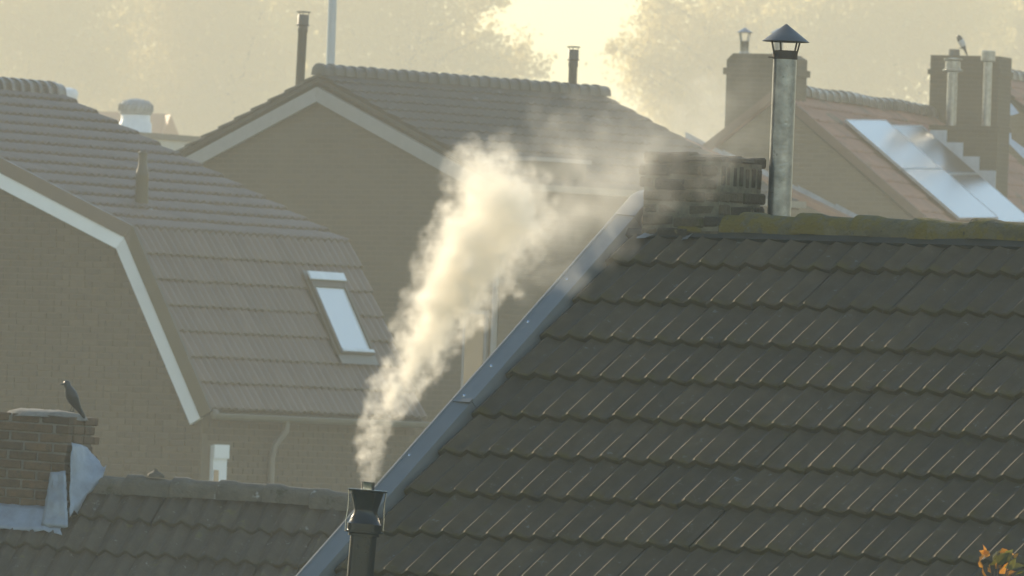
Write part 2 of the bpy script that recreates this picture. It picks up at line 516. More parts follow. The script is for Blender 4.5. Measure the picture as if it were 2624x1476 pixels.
# zinc coping along the verge
def coping(x0, x1, s0, s1, top, name, parent):
    """folded sheet: outer upstand, top, inner face; s measured down the slope"""
    mb = MB()
    mb.prism([(x0, -.14), (x0, top + .006), (x0 + .012, top + .007), (x0 + .02, top), (x1, top - .008), (x1 + .02, -.01), (x1, -.03), (x1 - .02, top - .04), (x0 + .02, top - .04), (x0 + .02, -.14)], -s1, -s0, 'y')
    return mb.build(name, M['zinc'], parent)
cope = empty('coping', (0, 0, zr), parent=fh.root); cope.rotation_euler = (R(FP), 0, 0)
joints = [.0, 1.62, 3.6, 4.35]
for a, b in zip(joints, joints[1:]):
    coping(-.125, .0, a - (.12 if a == 0 else -.002), b - .002, .07, 'sheet', cope)
MB().box((-.128, -1.64, .063), (.004, -1.61, .074)).build('seam', M['zinc'], cope)
dome = MB().lathe([(.011, 0), (.009, .004), (.004, .007)], 8).mesh('rivet', M['steel'], True)
for s in (.55, .93, 1.32, 1.58, 2.1, 2.6):
    obj('rivet', dome, cope, (-.075 + random.gauss(0, .01), -s, .066))
# folded cap carrying the coping over the apex
cap = MB()
prof = [(-.13, -.15), (-.13, .073), (-.115, .078), (.006, .07), (.03, -.03), (.0, -.06)]
rr = .10
path = [(-(.16 + rr * math.tan(R(FP))), None)] + [(0, k / 8) for k in range(9)] + [(.5, None)]
for (t0, k) in path:
    a_ = (-R(FP) if t0 < 0 else R(FP)) if k is None else lerp(-R(FP), R(FP), k)
    ny, nz = math.sin(a_), math.cos(a_)
    if k is None: by, bz = t0 * math.cos(R(FP)), zr - abs(t0) * math.sin(R(FP))
    else: by, bz = rr * ny, zr - rr / math.cos(R(FP)) + rr * nz
    cap.v += [(x, by + ny * h_, bz + nz * h_) for x, h_ in prof]
m_ = len(prof)
for i in range(len(path) - 1):
    for k in range(m_):
        k2 = (k + 1) % m_
        cap.f.append((i * m_ + k, (i + 1) * m_ + k, (i + 1) * m_ + k2, i * m_ + k2)); cap.mi.append(0)
cap.f += [tuple(range(m_)), tuple(range(len(cap.v) - 1, len(cap.v) - 1 - m_, -1))]; cap.mi += [0, 0]
cap.build('coping_cap', M['zinc'], fh.root, (0, .26 * math.cos(R(FP)), .26 * math.sin(R(FP))), smooth=True)
# lead soaker tucked under the first ridge tile
lead = MB()
nx, ny = 14, 5
for j in range(ny + 1):
    for i in range(nx + 1):
        x = .08 + .36 * i / nx
        s = -.02 + (.11 + .05 * math.sin(i * .55 + .6)) * j / ny
        lead.v.append((x, -s, .03 + .015 * (0.5 + .5 * math.cos(2 * math.pi * x / FW)) * j / ny + .004 * math.sin(i * 2.1 + j)))
for j in range(ny):
    for i in range(nx):
        q = j * (nx + 1) + i
        lead.f.append((q, q + 1, q + nx + 2, q + nx + 1)); lead.mi.append(0)
lead.build('lead_soaker', M['zinc'], fh.root, (0, 0, zr), (R(FP), 0, 0), True)
# ruined brick chimney on the ridge
ch = empty('chimney', (0, 0, zr), parent=fh.root)
tag(ch, 'crumbling mossy brick chimney stump')
B1 = brick_mesh('brick', M['brick_mossy'], .205, .1, .057, .010)
B2 = brick_mesh('brick', M['brick_mossy'], .1, .1, .057, .011)
B3 = brick_mesh('brick', M['brick_mossy'], .044, .1, .112, .010)
X0, X1, Y0, Y1 = .10, .60, -.09, .28
MB().box((X0 + .006, Y0 + .005, -.5), (X1 - .004, Y1 - .006, .36)).build('mortar_core', M['mortar_dark'], ch)
rnd = random.Random(3)
def lay(me, x, y, z, rz=0.0, j=1.0):
    obj('brick', me, ch, (x + rnd.gauss(0, .004 * j), y + rnd.gauss(0, .005 * j), z + rnd.gauss(0, .003)), (rnd.gauss(0, .035 * j), rnd.gauss(0, .03 * j), rz + rnd.gauss(0, .04 * j)))
for j in range(9):
    z = -.155 + j * .0665
    push = -.018 if j >= 7 else (.012 if j == 4 else 0)
    row = [B1, B1, B2] if j % 2 else [B2, B1, B1]
    x = X0 - (.03 if j in (6, 7) else 0)
    for me in row:
        w = .208 if me is B1 else .104
        if j < 8 or x < .3: lay(me, x + w / 2, Y0 + .048 + push * .6, z, 0, 1.0 if j > 5 else .6)
        x += w * (X1 - X0) / .52
    if j < 6:                                                # right return; soldiers above
        y = Y0 + (.1 if j % 2 == 0 else .0)
        for me in ([B1, B2] if j % 2 == 0 else [B1, B1]):
            w = .2 if me is B1 else .1
            if y + w < Y1 + .06: lay(me, X1 - .048, y + w / 2 + .005, z, math.pi / 2)
            y += w
for k in range(7):
    lay(B3, X1 - .05, Y0 + .03 + k * .053, .285, math.pi / 2, .6)
for k in range(2):
    lay(B1, X1 - .06, Y0 + .12 + k * .2, .366, math.pi / 2, 1.4)
lay(B1, .36, Y0 + .07, .372, .1, 1.5); lay(B1, .2, Y0 + .1, .362, -.15, 1.5)
MB().lathe([(.30, -.01), (.29, .008), (.2, .022), (.05, .028)], 18, Matrix.Translation((.36, .1, .375)) @ Matrix.Diagonal((.95, .7, 1, 1))).build('mortar_cap', M['brick_mossy'], ch, smooth=True)

# =================================================================== LEFT GAMBREL HOUSE
lh = House('gambrel_house', 338, 588, 124.0, 58.0)
tag(lh.root, 'brick house with white-edged gambrel roof of brown tiles and a skylight, on the left', 'house')
zb = lh.zr                                                   # height of the break between the two slopes
PL, PU = 61.0, 22.2
xf = lh.loc(900, 632, (0, 0, zb), slope_normal(PL)).x
yr = 4.58; zt = zb + yr * math.tan(R(PU))
SL = 1.206 / math.cos(R(PL)); SU = yr / math.cos(R(PU))
ye, ze = -1.206, zb - 1.206 * math.tan(R(PL))
low = roof_part(lh, 'lower_roof', 0, xf, SL, zb, PL)
upp = roof_part(lh, 'upper_roof', 0, xf, SU, zt, PU, yr)
LW, LG = .152, .345
tml = tile_mesh('tile', M['tile_brown'], LW, 2, .39, .03, 6, 1.4, .03)
cols = int(round(xf / (2 * LW)))
tw = xf / cols
tml2 = tile_mesh('tile', M['tile_brown'], tw / 2, 2, .39, .035, 8, .6, .05)
SK = [lh.loc(u, v, (0, 0, zb), slope_normal(PL)) for u, v in ((768, 722), (862, 726), (948, 925), (864, 921))]
sk_s = [q.y / math.cos(R(PL)) for q in SK]
kx0, kx1 = 3.38, 4.17
ks0, ks1 = .60, 1.66                                         # down the lower slope
tile_field(low, tml2, 0, cols, tw, 7, SL / 7, .042, None, 200, .003, skip=lambda a, b, c, d: b > kx0 + .08 and a < kx1 - .08 and d > -ks1 + .1 and c < -ks0 - .1 - .0 and not (d > -ks0 + .2))
tile_field(upp, tml2, 0, cols, tw, 14, SU / 14, .042, lambda x, y: y < -SU * .54 or x > 3.0, 190, .003)
# rear slopes, walls
MB().box((0, 0, -.1), (xf, SU, -.05)).build('rear_roof', M['tile_brown'], lh.root, (0, yr, zt), (-R(PU), 0, 0))
wall = MB().prism([(ye + .12, 0), (2 * yr - ye - .12, 0), (2 * yr - ye - .12, ze), (2 * yr, zb - .2), (yr, zt - .16), (-.02, zb - .2), (ye + .12, ze)], .06, xf - .05).build('wall', M['mortar_left'], lh.root)
LC, LB = .0795, .222
bl = brick_mesh('brick', M['brick_left'], LB - .013, .03, LC - .013, .004)
bh = brick_mesh('brick', M['brick_left'], LB / 2 - .013, .03, LC - .013, .004)
def inside(y, z):
    if y < ye + .16 or y > 4.2: return False
    top = lerp(ze, zb - .2, (y - ye) / -ye) if y < 0 else zb - .2 + y * math.tan(R(PU))
    return z < top - .05
cells = []
for j in range(int(5.0 / LC)):
    z = 4.3 + j * LC
    y = ye + .13 + (LB / 2 if j % 2 else 0)
    k = 0
    if j % 2 and inside(y - LB / 4 + .02, z): cells.append((y - LB / 4, z, bh))
    while y < 4.2:
        half = (j * 7 + k * 3) % 5 == 0                       # odd header in the bond
        w = LB / 2 if half else LB
        if inside(y + .03, z) and inside(y + w - .03, z): cells.append((y + w / 2, z, bh if half else bl))
        y += w; k += 1
seen = []
rest = []
for c in cells:
    u, v, _ = lh.px((0, c[0], c[1]))
    ok = 150 < u < 530 and v < 1225 and not (u < 225 and v > 960)
    (seen if ok else rest).append(c)
seen.sort(key=lambda c: c[0] + abs(c[1] - 6.6) * .35)
rest += seen[300:]
def place_brick(c):
    obj('brick', c[2], wall, (.058, c[0], c[1]), (0, 0, -math.pi / 2))
for c in seen[:300]: place_brick(c)
def joined(name, items, parent, mat):
    mb = MB()
    for (me, T) in items:
        b0 = len(mb.v)
        mb.v += [tuple(T @ v.co) for v in me.vertices]
        for p in me.polygons:
            mb.f.append(tuple(b0 + q for q in p.vertices)); mb.mi.append(0)
    return tag(mb.build(name, mat, parent), kind='stuff')
items = [(c[2], Matrix.Translation((.058, c[0], c[1])) @ Matrix.Rotation(-math.pi / 2, 4, 'Z')) for c in rest]
wx0, wx1 = .26, .56                                           # window in the side wall
for j in range(18):
    z = 4.3 + j * LC
    x = .08 + (LB / 2 if j % 2 else 0)
    while x < xf - .2:
        if not (x + LB > wx0 - .02 and x < wx1 + .02 and z < 5.42) and z < ze - .02:
            items.append((bl, Matrix.Translation((x + LB / 2, ye + .118, z))))
        x += LB
joined('brickwork', items, wall, M['brick_left'])
# bargeboards on the near gable, tile flange above them
def board(name, pts, depth, drop0, drop1, parent, mat, x0, x1):
    """a board following points (y, z), between drop0 and drop1 below them"""
    mb = MB()
    for (a, b) in zip(pts, pts[1:]):
        mb.prism([(a[0], a[1] - drop0), (a[0] + depth * a[2], a[1] - drop1 + 0), (b[0] + depth * b[2], b[1] - drop1), (b[0], b[1] - drop0)], x0, x1)
    return mb.build(name, mat, parent)
def offset_line(pts, d):
    """polyline (y, z) moved by d below/inside, mitred"""
    out = []
    for i, p in enumerate(pts):
        dirs = []
        if i > 0: dirs.append((Vector(p) - Vector(pts[i - 1])).normalized())
        if i < len(pts) - 1: dirs.append((Vector(pts[i + 1]) - Vector(p)).normalized())
        nn = [Vector((-q.y, q.x)) for q in dirs]
        if len(nn) == 2:
            m_ = (nn[0] + nn[1]).normalized(); m_ = m_ / m_.dot(nn[0])
        else: m_ = nn[0]
        out.append(Vector(p) + m_ * d)
    return out
def strip(name, pts, d0, d1, x0, x1, mat, parent):
    """board between two offsets of a polyline, one piece per straight run"""
    a, b = offset_line(pts, d0), offset_line(pts, d1)
    for i in range(len(pts) - 1):
        g_ = .003 if i else 0
        e = (a[i + 1] - a[i]).normalized() * g_
        MB().prism([tuple(a[i] + e), tuple(a[i + 1]), tuple(b[i + 1]), tuple(b[i] + e)], x0, x1).build(name, mat, parent)
line = [(ye - .02, ze - .04), (0, zb), (yr, zt), (2 * yr, zb), (2 * yr - ye, ze - .04)]
strip('verge_tile', line, -.125, .05, -.035, .015, M['tile_brown'], lh.root)
strip('bargeboard', line, -.30, -.128, -.02, .035, M['white'], lh.root)
rml = ridge_mesh('ridge_tile', M['ridge_glazed'], .24, .115, 1.18, 8, .07, .4)
for k in range(24):
    obj('ridge_tile', rml, lh.root, (xf - .205 * (k + 1), yr, zt + .04), (0, 0, 0))
# gutter with bright rim, swan-neck downpipe
gp = [(.065 * math.cos(a), .065 * math.sin(a)) for a in [math.pi + math.pi * k / 8 for k in range(9)]]
gp = gp + [(q * .9, w * .9) for q, w in reversed(gp)]
gut = MB().prism([(ye - .07 + q, ze - .05 + w) for q, w in gp], .05, xf).build('gutter', M['gutter'], lh.root, smooth=True)
MB().tube([(.05, ye - .135, ze - .046), (xf, ye - .135, ze - .046)], .009, 6).build('gutter_rim', M['gutter'], gut)
MB().lathe([(.066, 0), (.05, .03), (.0, .045)], 16, Matrix.Translation((.05, ye - .07, ze - .05)) @ Matrix.Rotation(-math.pi / 2, 4, 'Y')).build('gutter_end', M['gutter'], gut, smooth=True)
pd = lh.loc(735, 1085, (0, ye - .07, 0), (0, 1, 0)).x
MB().tube([(pd, ye - .07, ze - .1), (pd, ye - .06, ze - .22), (pd - .1, ye + .03, ze - .4), (pd - .12, ye + .055, ze - .55), (pd - .12, ye + .055, 0)], .04, 10).build('downpipe', M['gutter'], lh.root, smooth=True)
# window in the side wall
wy = ye + .12
win = MB().box((wx0, wy - .05, 3.9), (wx1, wy + .02, 5.40)).build('window', M['white'], lh.root)
MB().box((wx0 - .015, wy - .075, 5.24), (wx1 + .01, wy - .05, 5.41)).build('head_board', M['white'], win)
MB().box((wx0 + .012, wy - .056, 4.0), (wx0 + .12, wy - .0495, 5.10)).build('pane', M['pane'], win)
# roof window
sk = empty('roof_window', (0, 0, zb), parent=lh.root); sk.rotation_euler = (R(PL), 0, 0)
MB().box((kx0 - .02, -ks1 - .13, .085), (kx1 + .04, -ks0 + .12, .092)).build('flashing', M['zinc'], sk)
fr = MB()
fr.box((kx0, -ks1, .05), (kx0 + .05, -ks0, .135)).box((kx1 - .05, -ks1, .05), (kx1, -ks0, .135))
fr.box((kx0 + .05, -ks1, .05), (kx1 - .05, -ks1 + .06, .132)).box((kx0 + .05, -ks0 - .12, .05), (kx1 - .05, -ks0, .132))
fr.build('frame', M['tile_brown'], sk)
MB().box((kx0 - .01, -ks0 - .03, .137), (kx1 + .01, -ks0 + .08, .16)).build('hood', M['vent_white'], sk)
MB().box((kx0 + .05, -ks1 + .02, .133), (kx1 - .02, -ks1 + .06, .145)).build('bottom_bar', M['vent_white'], sk)
MB().box((kx0 + .05, -ks1 + .061, .095), (kx1 - .05, -ks0 - .121, .11)).build('pane', M['blind_pane'], sk)
# vent pipe through the upper slope
vp = lh.loc(362, 530, (0, 0, zb), slope_normal(PU))
vt = empty('vent_pipe', lh.M @ Vector((vp.x, vp.y, vp.z - .05)))
tag(vt, 'short brown vent pipe standing on the upper slope of the gambrel roof', 'vent pipe')
MB().lathe([(.085, 0), (.08, .42), (.084, .45), (.08, .47), (.055, .56), (.052, .70)], 16).build('pipe', M['tile_brown'], vt, smooth=True)
MB().lathe([(.058, 0), (.06, .03), (.04, .05)], 14).build('cap', M['tile_brown'], vt, (0, 0, .69), smooth=True)
MB().lathe([(.17, -.06), (.15, .03), (.09, .08)], 16).build('collar', M['lead'], vt, smooth=True)

# =================================================================== MIDDLE HOUSE
mh = House('gable_house', 815, 190, 140.0, 48.0)
tag(mh.root, 'large brick gable house with pale edge boards and dark grey roof, centre behind the smoke', 'house')
PM = 22.0; zt = mh.zr; xm = 5.95
SM = 3.75 / math.cos(R(PM)); zem = zt - 3.75 * math.tan(R(PM))
mroof = roof_part(mh, 'roof', 0, xm, SM, zt, PM)
tmm = tile_mesh('tile', M['tile_grey'], .15, 2, .39, .026, 4, 1.4, .03)
tile_field(mroof, tmm, 0, 20, .2975, 12, SM / 12, .03, lambda x, y: x < .3 or x > xm - .35 or y > -.36, 60, .004)
mrear = roof_part(mh, 'rear_roof', -xm, 0, SM, zt, PM); mrear.rotation_euler = (R(PM), 0, math.pi); mrear.location = (0, 0, zt)
mrear.matrix_local = Matrix.Translation((0, 0, zt)) @ Matrix.Rotation(math.pi, 4, 'Z') @ Matrix.Rotation(R(PM), 4, 'X')
tile_field(mrear, tmm, -xm, 20, .2975, 12, SM / 12, .03, lambda x, y: x > -.4, 40, .004)
MB().prism([(-3.45, 0), (3.45, 0), (3.45, zem), (0, zt - .2), (-3.45, zem)], .06, xm - .05).build('wall', M['brick_far'], mh.root)
line = [(-3.8, zem - .03), (0, zt - .03), (3.8, zem - .03)]
strip('bargeboard', line, -.325, -.135, -.02, .04, M['grey_board'], mh.root)
rmm = ridge_mesh('ridge_tile', M['ridge_grey'], .25, .10, 1.15, 8, .06, .5)
for k in range(28):
    obj('ridge_tile', rmm, mh.root, (k * .2125, 0, zt + .05 + .005 * math.sin(k * 1.7)), (0, 0, 0))
pdp = mh.loc(1270, 800, (.02, 0, 0), (1, 0, 0))
MB().tube([(.0, pdp.y, 0), (.0, pdp.y, zem - .55), (.06, pdp.y - .25, zem - .2)], .04, 8).build('downpipe', M['grey_board'], mh.root, smooth=True)
wp = mh.loc(1215, 880, (.02, 0, 0), (1, 0, 0))
wn_ = MB().box((.02, wp.y - .22, wp.z - .75), (.075, wp.y + .22, wp.z + .45)).build('window', M['grey_board'], mh.root)
MB().box((.012, wp.y - .17, wp.z - .70), (.0195, wp.y + .17, wp.z + .40)).build('pane', M['pane'], wn_)
MB().prism([(-3.85, zem - .06), (-3.73, zem - .06), (-3.73, zem + .03), (-3.85, zem + .03)], 0, xm).build('gutter', M['gutter'], mh.root)
# flat dormer on the slope
dz = zt - 3.0 * math.tan(R(PM))
dm = MB().box((.7, -3.45, dz - .35), (1.75, -2.6, dz + .10)).build('dormer', M['tile_grey'], mh.root)
MB().box((.66, -3.5, dz + .06), (1.8, -2.6, dz + .112)).build('fascia', M['grey_board'], dm)

# flue pipes and mast over the middle house
def flue(name, u, v_top, v_bot, d, r, mat, label, lean=0.0, cap=1.5):
    base = at(u, v_bot, d)
    hgt = at(u, v_top, d).z - base.z
    t = empty(name, base)
    t.rotation_euler = (0, lean, 0)
    MB().lathe([(r, -.6), (r, hgt - .3), (r * 1.12, hgt - .29), (r * 1.12, hgt - .22), (r * 1.0, hgt - .2)], 20).build('pipe', mat, t, smooth=True)
    MB().lathe([(r * 1.3, hgt - .205), (r * 1.5, hgt - .195), (r * 1.3, hgt - .185), (r * 1.22, hgt - .175), (r * 1.22, hgt - .06), (r * 1.1, hgt - .05)], 20).build('collar', mat, t, smooth=True)
    MB().lathe([(.02, hgt - .022), (r * 1.55, hgt - .02), (r * 1.55, hgt - .006), (.02, hgt)], 20).build('cap', mat, t, smooth=True)
    st = MB()
    for k in range(3):
        a = 2.1 * k + .4
        st.tube([(r * 1.1 * math.cos(a), r * 1.1 * math.sin(a), hgt - .06), (r * 1.25 * math.cos(a), r * 1.25 * math.sin(a), hgt - .015)], .006, 5)
    st.build('cap_stay', mat, t)
    return tag(t, label, 'flue pipe')
M['flue_grey'] = material('dark_grey_flue', (.05, .048, .044), .5, var=.15)
flue('flue_pipe', 768, 28, 222, 141.5, .064, M['flue_grey'], 'dark flue pipe with flat cap left of the mast on the centre gable roof', .02)
flue('flue_pipe', 1466, 118, 246, 144.0, .062, M['flue_grey'], 'dark flue pipe with flat cap standing alone between the two tree crowns', 0)
mp = at(845, 215, 146.0)
mt = empty('mast', (mp.x, mp.y, 0))
tag(mt, 'tall pale grey mast rising behind the centre roof ridge out of the picture', 'mast')
MB().lathe([(.09, 0), (.085, 4), (.064, 9), (.062, 13.6)], 16).build('pole', M['mast'], mt, smooth=True)
MB().tube([(0, 0, 13.6), (0, -.1, 13.9), (-.2, -.5, 14.1), (-.5, -1.1, 14.15)], .04, 8).build('arm', M['mast'], mt, smooth=True)
MB().box((-.72, -1.5, 14.07), (-.42, -1.0, 14.2)).build('lamp_head', M['mast'], mt)

# =================================================================== RIGHT HOUSE
rh = House('red_roof_house', 1990, 235, 152.0, 70.0)
KR = 152.0 / 135.0
tag(rh.root, 'brick house with red tiled roof carrying four solar panels, behind the zinc pipe', 'house')
PR = 38.0; zt = rh.zr; xe = 9.6
SR = 4.5 / math.cos(R(PR)); zer = zt - 4.5 * math.tan(R(PR))
rroof = roof_part(rh, 'roof', 0, xe, SR, zt, PR)
tmr = tile_mesh('tile', M['tile_red'], .2, 2, .40, .035, 4, 1.4, .03)
tile_field(rroof, tmr, -.03, 24, .4, 16, SR / 16, .032, lambda x, y: y > -1.1, 70, .006)
MB().box((0, 0, -.09), (xe, SR, -.04)).build('rear_roof', M['tile_red'], rh.root, (0, 0, zt), (-R(PR), 0, 0))
MB().prism([(-4.25, 0), (4.25, 0), (4.25, zer), (0, zt - .12), (-4.25, zer)], .04, xe).build('wall', M['brick_right'], rh.root)
strip('verge_tile', [(-4.5, zer), (0, zt), (4.5, zer)], -.07, .05, -.03, .02, M['verge_red'], rh.root)
rmr = ridge_mesh('ridge_tile', M['ridge_glazed'], .40, .115, 1.15, 8, .09, .5)
for k in range(22):
    obj('ridge_tile', rmr, rh.root, (.15 + k * .36, 0, zt + .04 + .012 * math.sin(k * .9)), (0, random.gauss(0, .015), 0))
# gable chimney with two cowls
def rect_on(h, x, u0, v0, u1, v1):
    a = h.loc(u0, v0, (x, 0, 0), (1, 0, 0)); b = h.loc(u1, v1, (x, 0, 0), (1, 0, 0))
    return a, b
a, b = rect_on(rh, .1, 1863, 136, 2034, 150)
gc = MB()
yl, yrr, ztop = a.y, b.y, a.z
gc.prism([(yl, zt - 1.0), (yrr, zt - 1.0), (yrr, ztop - .06), (yrr + .1, ztop), (yl - .1, ztop), (yl, ztop - .1)], .1, .75)
gch = gc.build('chimney', M['brick_stack'], rh.root)
MB().box((.06, yrr - .04, ztop - .32), (.79, yl + .04, ztop - .22)).build('band', M['brick_stack'], gch)
def cowl(name, base, r, hgt, hat, label, mat, group=None):
    t = empty(name, base)
    MB().lathe([(r * 1.25, 0), (r * 1.2, .04), (r, .05), (r, hgt), (r * 1.06, hgt + .005), (r * .9, hgt + .01)], 18).build('pipe', mat, t, smooth=True)
    MB().lathe([(hat * .98, hgt + .135), (hat, hgt + .14), (hat * .5, hgt + .175), (.008, hgt + .21)], 20).build('hat', mat, t, smooth=True)
    for k in range(4):
        a_ = math.pi / 2 * k + .6
        MB().tube([(r * math.cos(a_), r * math.sin(a_), hgt - .01), (hat * .8 * math.cos(a_), hat * .8 * math.sin(a_), hgt + .145)], .011, 5).build('strut', mat, t)
    return tag(t, label, 'chimney cowl', group)
c1 = rh.loc(1907, 136, (.4, 0, 0), (1, 0, 0)); c2 = rh.loc(1993, 142, (.4, 0, 0), (1, 0, 0))
cowl('chimney_cowl', rh.M @ Vector((.4, c1.y, ztop - .01)), .068, .20, .125, 'metal cowl with pointed hat, left one on the gable chimney', M['galv'])
cowl('chimney_cowl', rh.M @ Vector((.4, c2.y, ztop - .01)), .075, .20, .125, 'metal cowl on the gable chimney, half hidden behind the zinc pipe hat', M['galv'])
# lean-to against the gable with stepped lead along it
p0 = rh.loc(1755, 352, (0, 0, 0), (1, 0, 0)); p1 = rh.loc(2190, 560, (0, 0, 0), (1, 0, 0))
sl = (p1.z - p0.z) / (p1.y - p0.y)
y2 = -4.0; z2 = p0.z + (y2 - p0.y) * sl
an = empty('lean_to', parent=rh.root)
MB().prism([(p0.y, p0.z - .1), (p0.y, p0.z), (y2, z2), (y2, z2 - .1)], -.45, .03).build('roof', M['tile_red'], an)
MB().prism([(p0.y - .03, 0), (p0.y - .03, p0.z - .11), (y2 + .2, z2 - .02), (y2 + .2, 0)], -.5, .03).build('wall', M['brick_right'], an)
fl = MB()
nst = 9
for k in range(nst):
    ya, yb = lerp(p0.y, y2, k / nst), lerp(p0.y, y2, (k + 1) / nst + .012)
    za, zb2 = p0.z + (ya - p0.y) * sl, p0.z + (yb - p0.y) * sl
    fl.prism([(ya, za - .02), (yb, zb2 - .02), (yb, zb2 + .055), (ya, za + .085)], .022 - .003 * (k % 2), .036)
fl.build('lead_flashing', M['lead'], an)
# big stack on the ridge
a, b = rect_on(rh, 6.75 * KR, 2385, 141, 2560, 152)
st = MB().box((6.75 * KR, b.y, zt - 1.2), (7.35 * KR, a.y, a.z)).build('ridge_stack', M['brick_stack'], rh.root)
MB().box((6.75 * KR - .03, b.y - .03, a.z - .30), (7.35 * KR + .03, a.y + .03, a.z - .22)).build('band', M['brick_stack'], st)
stack_top = a.z
# lower block in the slope
a, b = rect_on(rh, 4.9 * KR, 2385, 321, 2556, 328)
yA, yB, zB = a.y, b.y, a.z
blk = MB().box((4.9 * KR, yB, zt - 3.2), (5.45 * KR, yA, zB)).build('slope_stack', M['brick_stack'], rh.root)
MB().box((4.9 * KR - .03, yB - .02, zB - .07), (5.45 * KR + .03, yA + .02, zB + .004)).build('coping', M['brick_stack'], blk)
n = 4
for k in range(n):
    ya = lerp(yA, yB, k / n); yb2 = lerp(yA, yB, (k + 1) / n)
    za = zt + ya * math.tan(R(PR)); zb2 = zt + yb2 * math.tan(R(PR))
    MB().prism([(ya, za - .03), (yb2, zb2 - .03), (yb2, za + .24), (ya, za + .24)], 4.9 * KR - .022 - .003 * (k % 2), 4.9 * KR - .005).build('step_flashing', M['lead_light'], blk)
a = rh.loc(2460, 262, (6.75 * KR - .05, 0, 0), (1, 0, 0))
for k in range(3):
    ya = a.y - .16 * k; za = zt + ya * math.tan(R(PR))
    MB().prism([(ya + .06, za + .02), (ya - .12, za - .1), (ya - .12, za + .1), (ya + .06, za + .12)], 6.75 * KR - .03, 6.75 * KR - .015 + .002 * k).build('step_flashing', M['lead_light'], st)
# pipes on the block
def white_flue(u, v0, v1, r, label, boxy):
    p = rh.loc(u, v0, (5.15 * KR, 0, 0), (1, 0, 0)); q = rh.loc(u, v1, (5.15 * KR, 0, 0), (1, 0, 0)); r *= KR
    t = empty('flue_pipe', rh.M @ Vector((5.15 * KR, p.y, zB)))
    H = q.z - zB
    MB().lathe([(r, 0), (r, H)], 18).build('pipe', M['galv'], t, smooth=True)
    if boxy:
        MB().lathe([(r * .9, H - .02), (r * 1.7, H), (r * 1.7, H + .15), (r * 1.5, H + .155)], 20).build('cap', M['galv'], t, smooth=True)
    else:
        MB().lathe([(r * 1.1, H - .03), (r * 2.0, H - .01), (r * 2.0, H + .01), (r * 1.5, H + .02), (r * 1.5, H + .14), (r * 1.3, H + .145)], 20).build('collar', M['galv'], t, smooth=True)
        MB().lathe([(.03, H + .16), (r * 1.8, H + .165), (r * 1.8, H + .18), (.03, H + .19)], 20).build('cap', M['galv'], t, smooth=True)
    return tag(t, label, 'flue pipe')
white_flue(2437, 313, 180, .07, 'pale flue pipe with ringed collar and flat cap, left one before the ridge stack', False)
white_flue(2527, 313, 156, .058, 'flue pipe with plain drum head, right one before the ridge stack', True)
pt = rh.loc(2445, 143, (7.0 * KR, 0, 0), (1, 0, 0))
pot = empty('chimney_pot', rh.M @ Vector((7.0 * KR, pt.y, stack_top - .01)))
tag(pot, 'squat clay chimney pot on the ridge stack', 'chimney pot')
MB().lathe([(.09, 0), (.088, .05), (.085, .10), (.09, .11), (.075, .12)], 16).build('body', M['pot'], pot, smooth=True)
# solar panels
SOL = [rh.loc(2000 + u / 2.415, v / 2.415, (0, 0, zt), slope_normal(PR)) for u, v in ((370, 785), (585, 810), (695, 1085))]
sx0, sy0 = SOL[0].x, SOL[0].y / math.cos(R(PR))
rm_ = rh.M @ Matrix.Translation((0, 0, zt)) @ Matrix.Rotation(R(PR), 4, 'X')
names = ('upper left', 'upper right', 'lower left', 'lower right')
for k in range(4):
    i, j = k % 2, k // 2
    px, py = sx0 + i * 1.81, sy0 - j * 1.18
    t = empty('solar_panel', (0, 0, 0)); t.matrix_world = rm_ @ Matrix.Translation((px, py, .105)) @ Matrix.Rotation(-R(3.0), 4, 'Y')
    tag(t, '%s of the four solar panels on the red tiled roof' % names[k], 'solar panel', 'solar panels on the red roof')
    MB().box((0, -1.16, 0), (1.79, 0, .034)).build('cells', M['cells'], t)
    f_ = MB()
    f_.box((-.004, -1.164, -.004), (.014, .004, .038)).box((1.776, -1.164, -.004), (1.794, .004, .038)).box((.014, -.014, -.004), (1.776, .004, .0375)).box((.014, -1.164, -.004), (1.776, -1.146, .0375))
    f_.build('frame', M['copper'], t)
    for rx in (.25, 1.4): MB().box((rx, -1.1, -.06), (rx + .05, 0, -.005)).build('rail', M['copper'], t)

# house beyond on the far right
nh = House('far_right_house', 2520, 190, 168.0, 70.0)
tag(nh.root, 'red tiled roof cut off by the right edge, beyond the ridge stack', 'house')
zt2 = nh.zr; SN = 4.6 / math.cos(R(36))
nroof = roof_part(nh, 'roof', 0, 9, SN, zt2, 36)
tile_field(nroof, tmr, 0, 22, .4, 16, SN / 16, .032, lambda x, y: False, 0, .006)
MB().box((0, 0, -.09), (9, SN, -.04)).build('rear_roof', M['tile_red'], nh.root, (0, 0, zt2), (-R(36), 0, 0))
MB().prism([(-4.4, 0), (4.4, 0), (4.4, zt2 - 3.3), (0, zt2 - .15), (-4.4, zt2 - 3.3)], .05, 8.9).build('wall', M['brick_right'], nh.root)
for k in range(20):
    obj('ridge_tile', rmr, nh.root, (k * .38, 0, zt2 + .04))
lf = MB()
la = nh.loc(2560, 252, (0, 0, zt2), slope_normal(36)); lb_ = nh.loc(2610, 290, (0, 0, zt2), slope_normal(36))
lf.poly([nh.loc(u, v, (0, 0, zt2 + .12), slope_normal(36)) for u, v in ((2557, 250), (2580, 252), (2612, 290), (2592, 296), (2572, 284))])
lf.build('lead_flashing', M['lead'], nh.root)
lf = MB(); lf.poly([rh.loc(u, v, (0, 0, zt + .12), slope_normal(PR)) for u, v in ((2566, 326), (2590, 330), (2592, 356), (2640, 390), (2640, 420), (2615, 398), (2580, 362))])
lf.build('lead_flashing', M['lead'], rh.root)

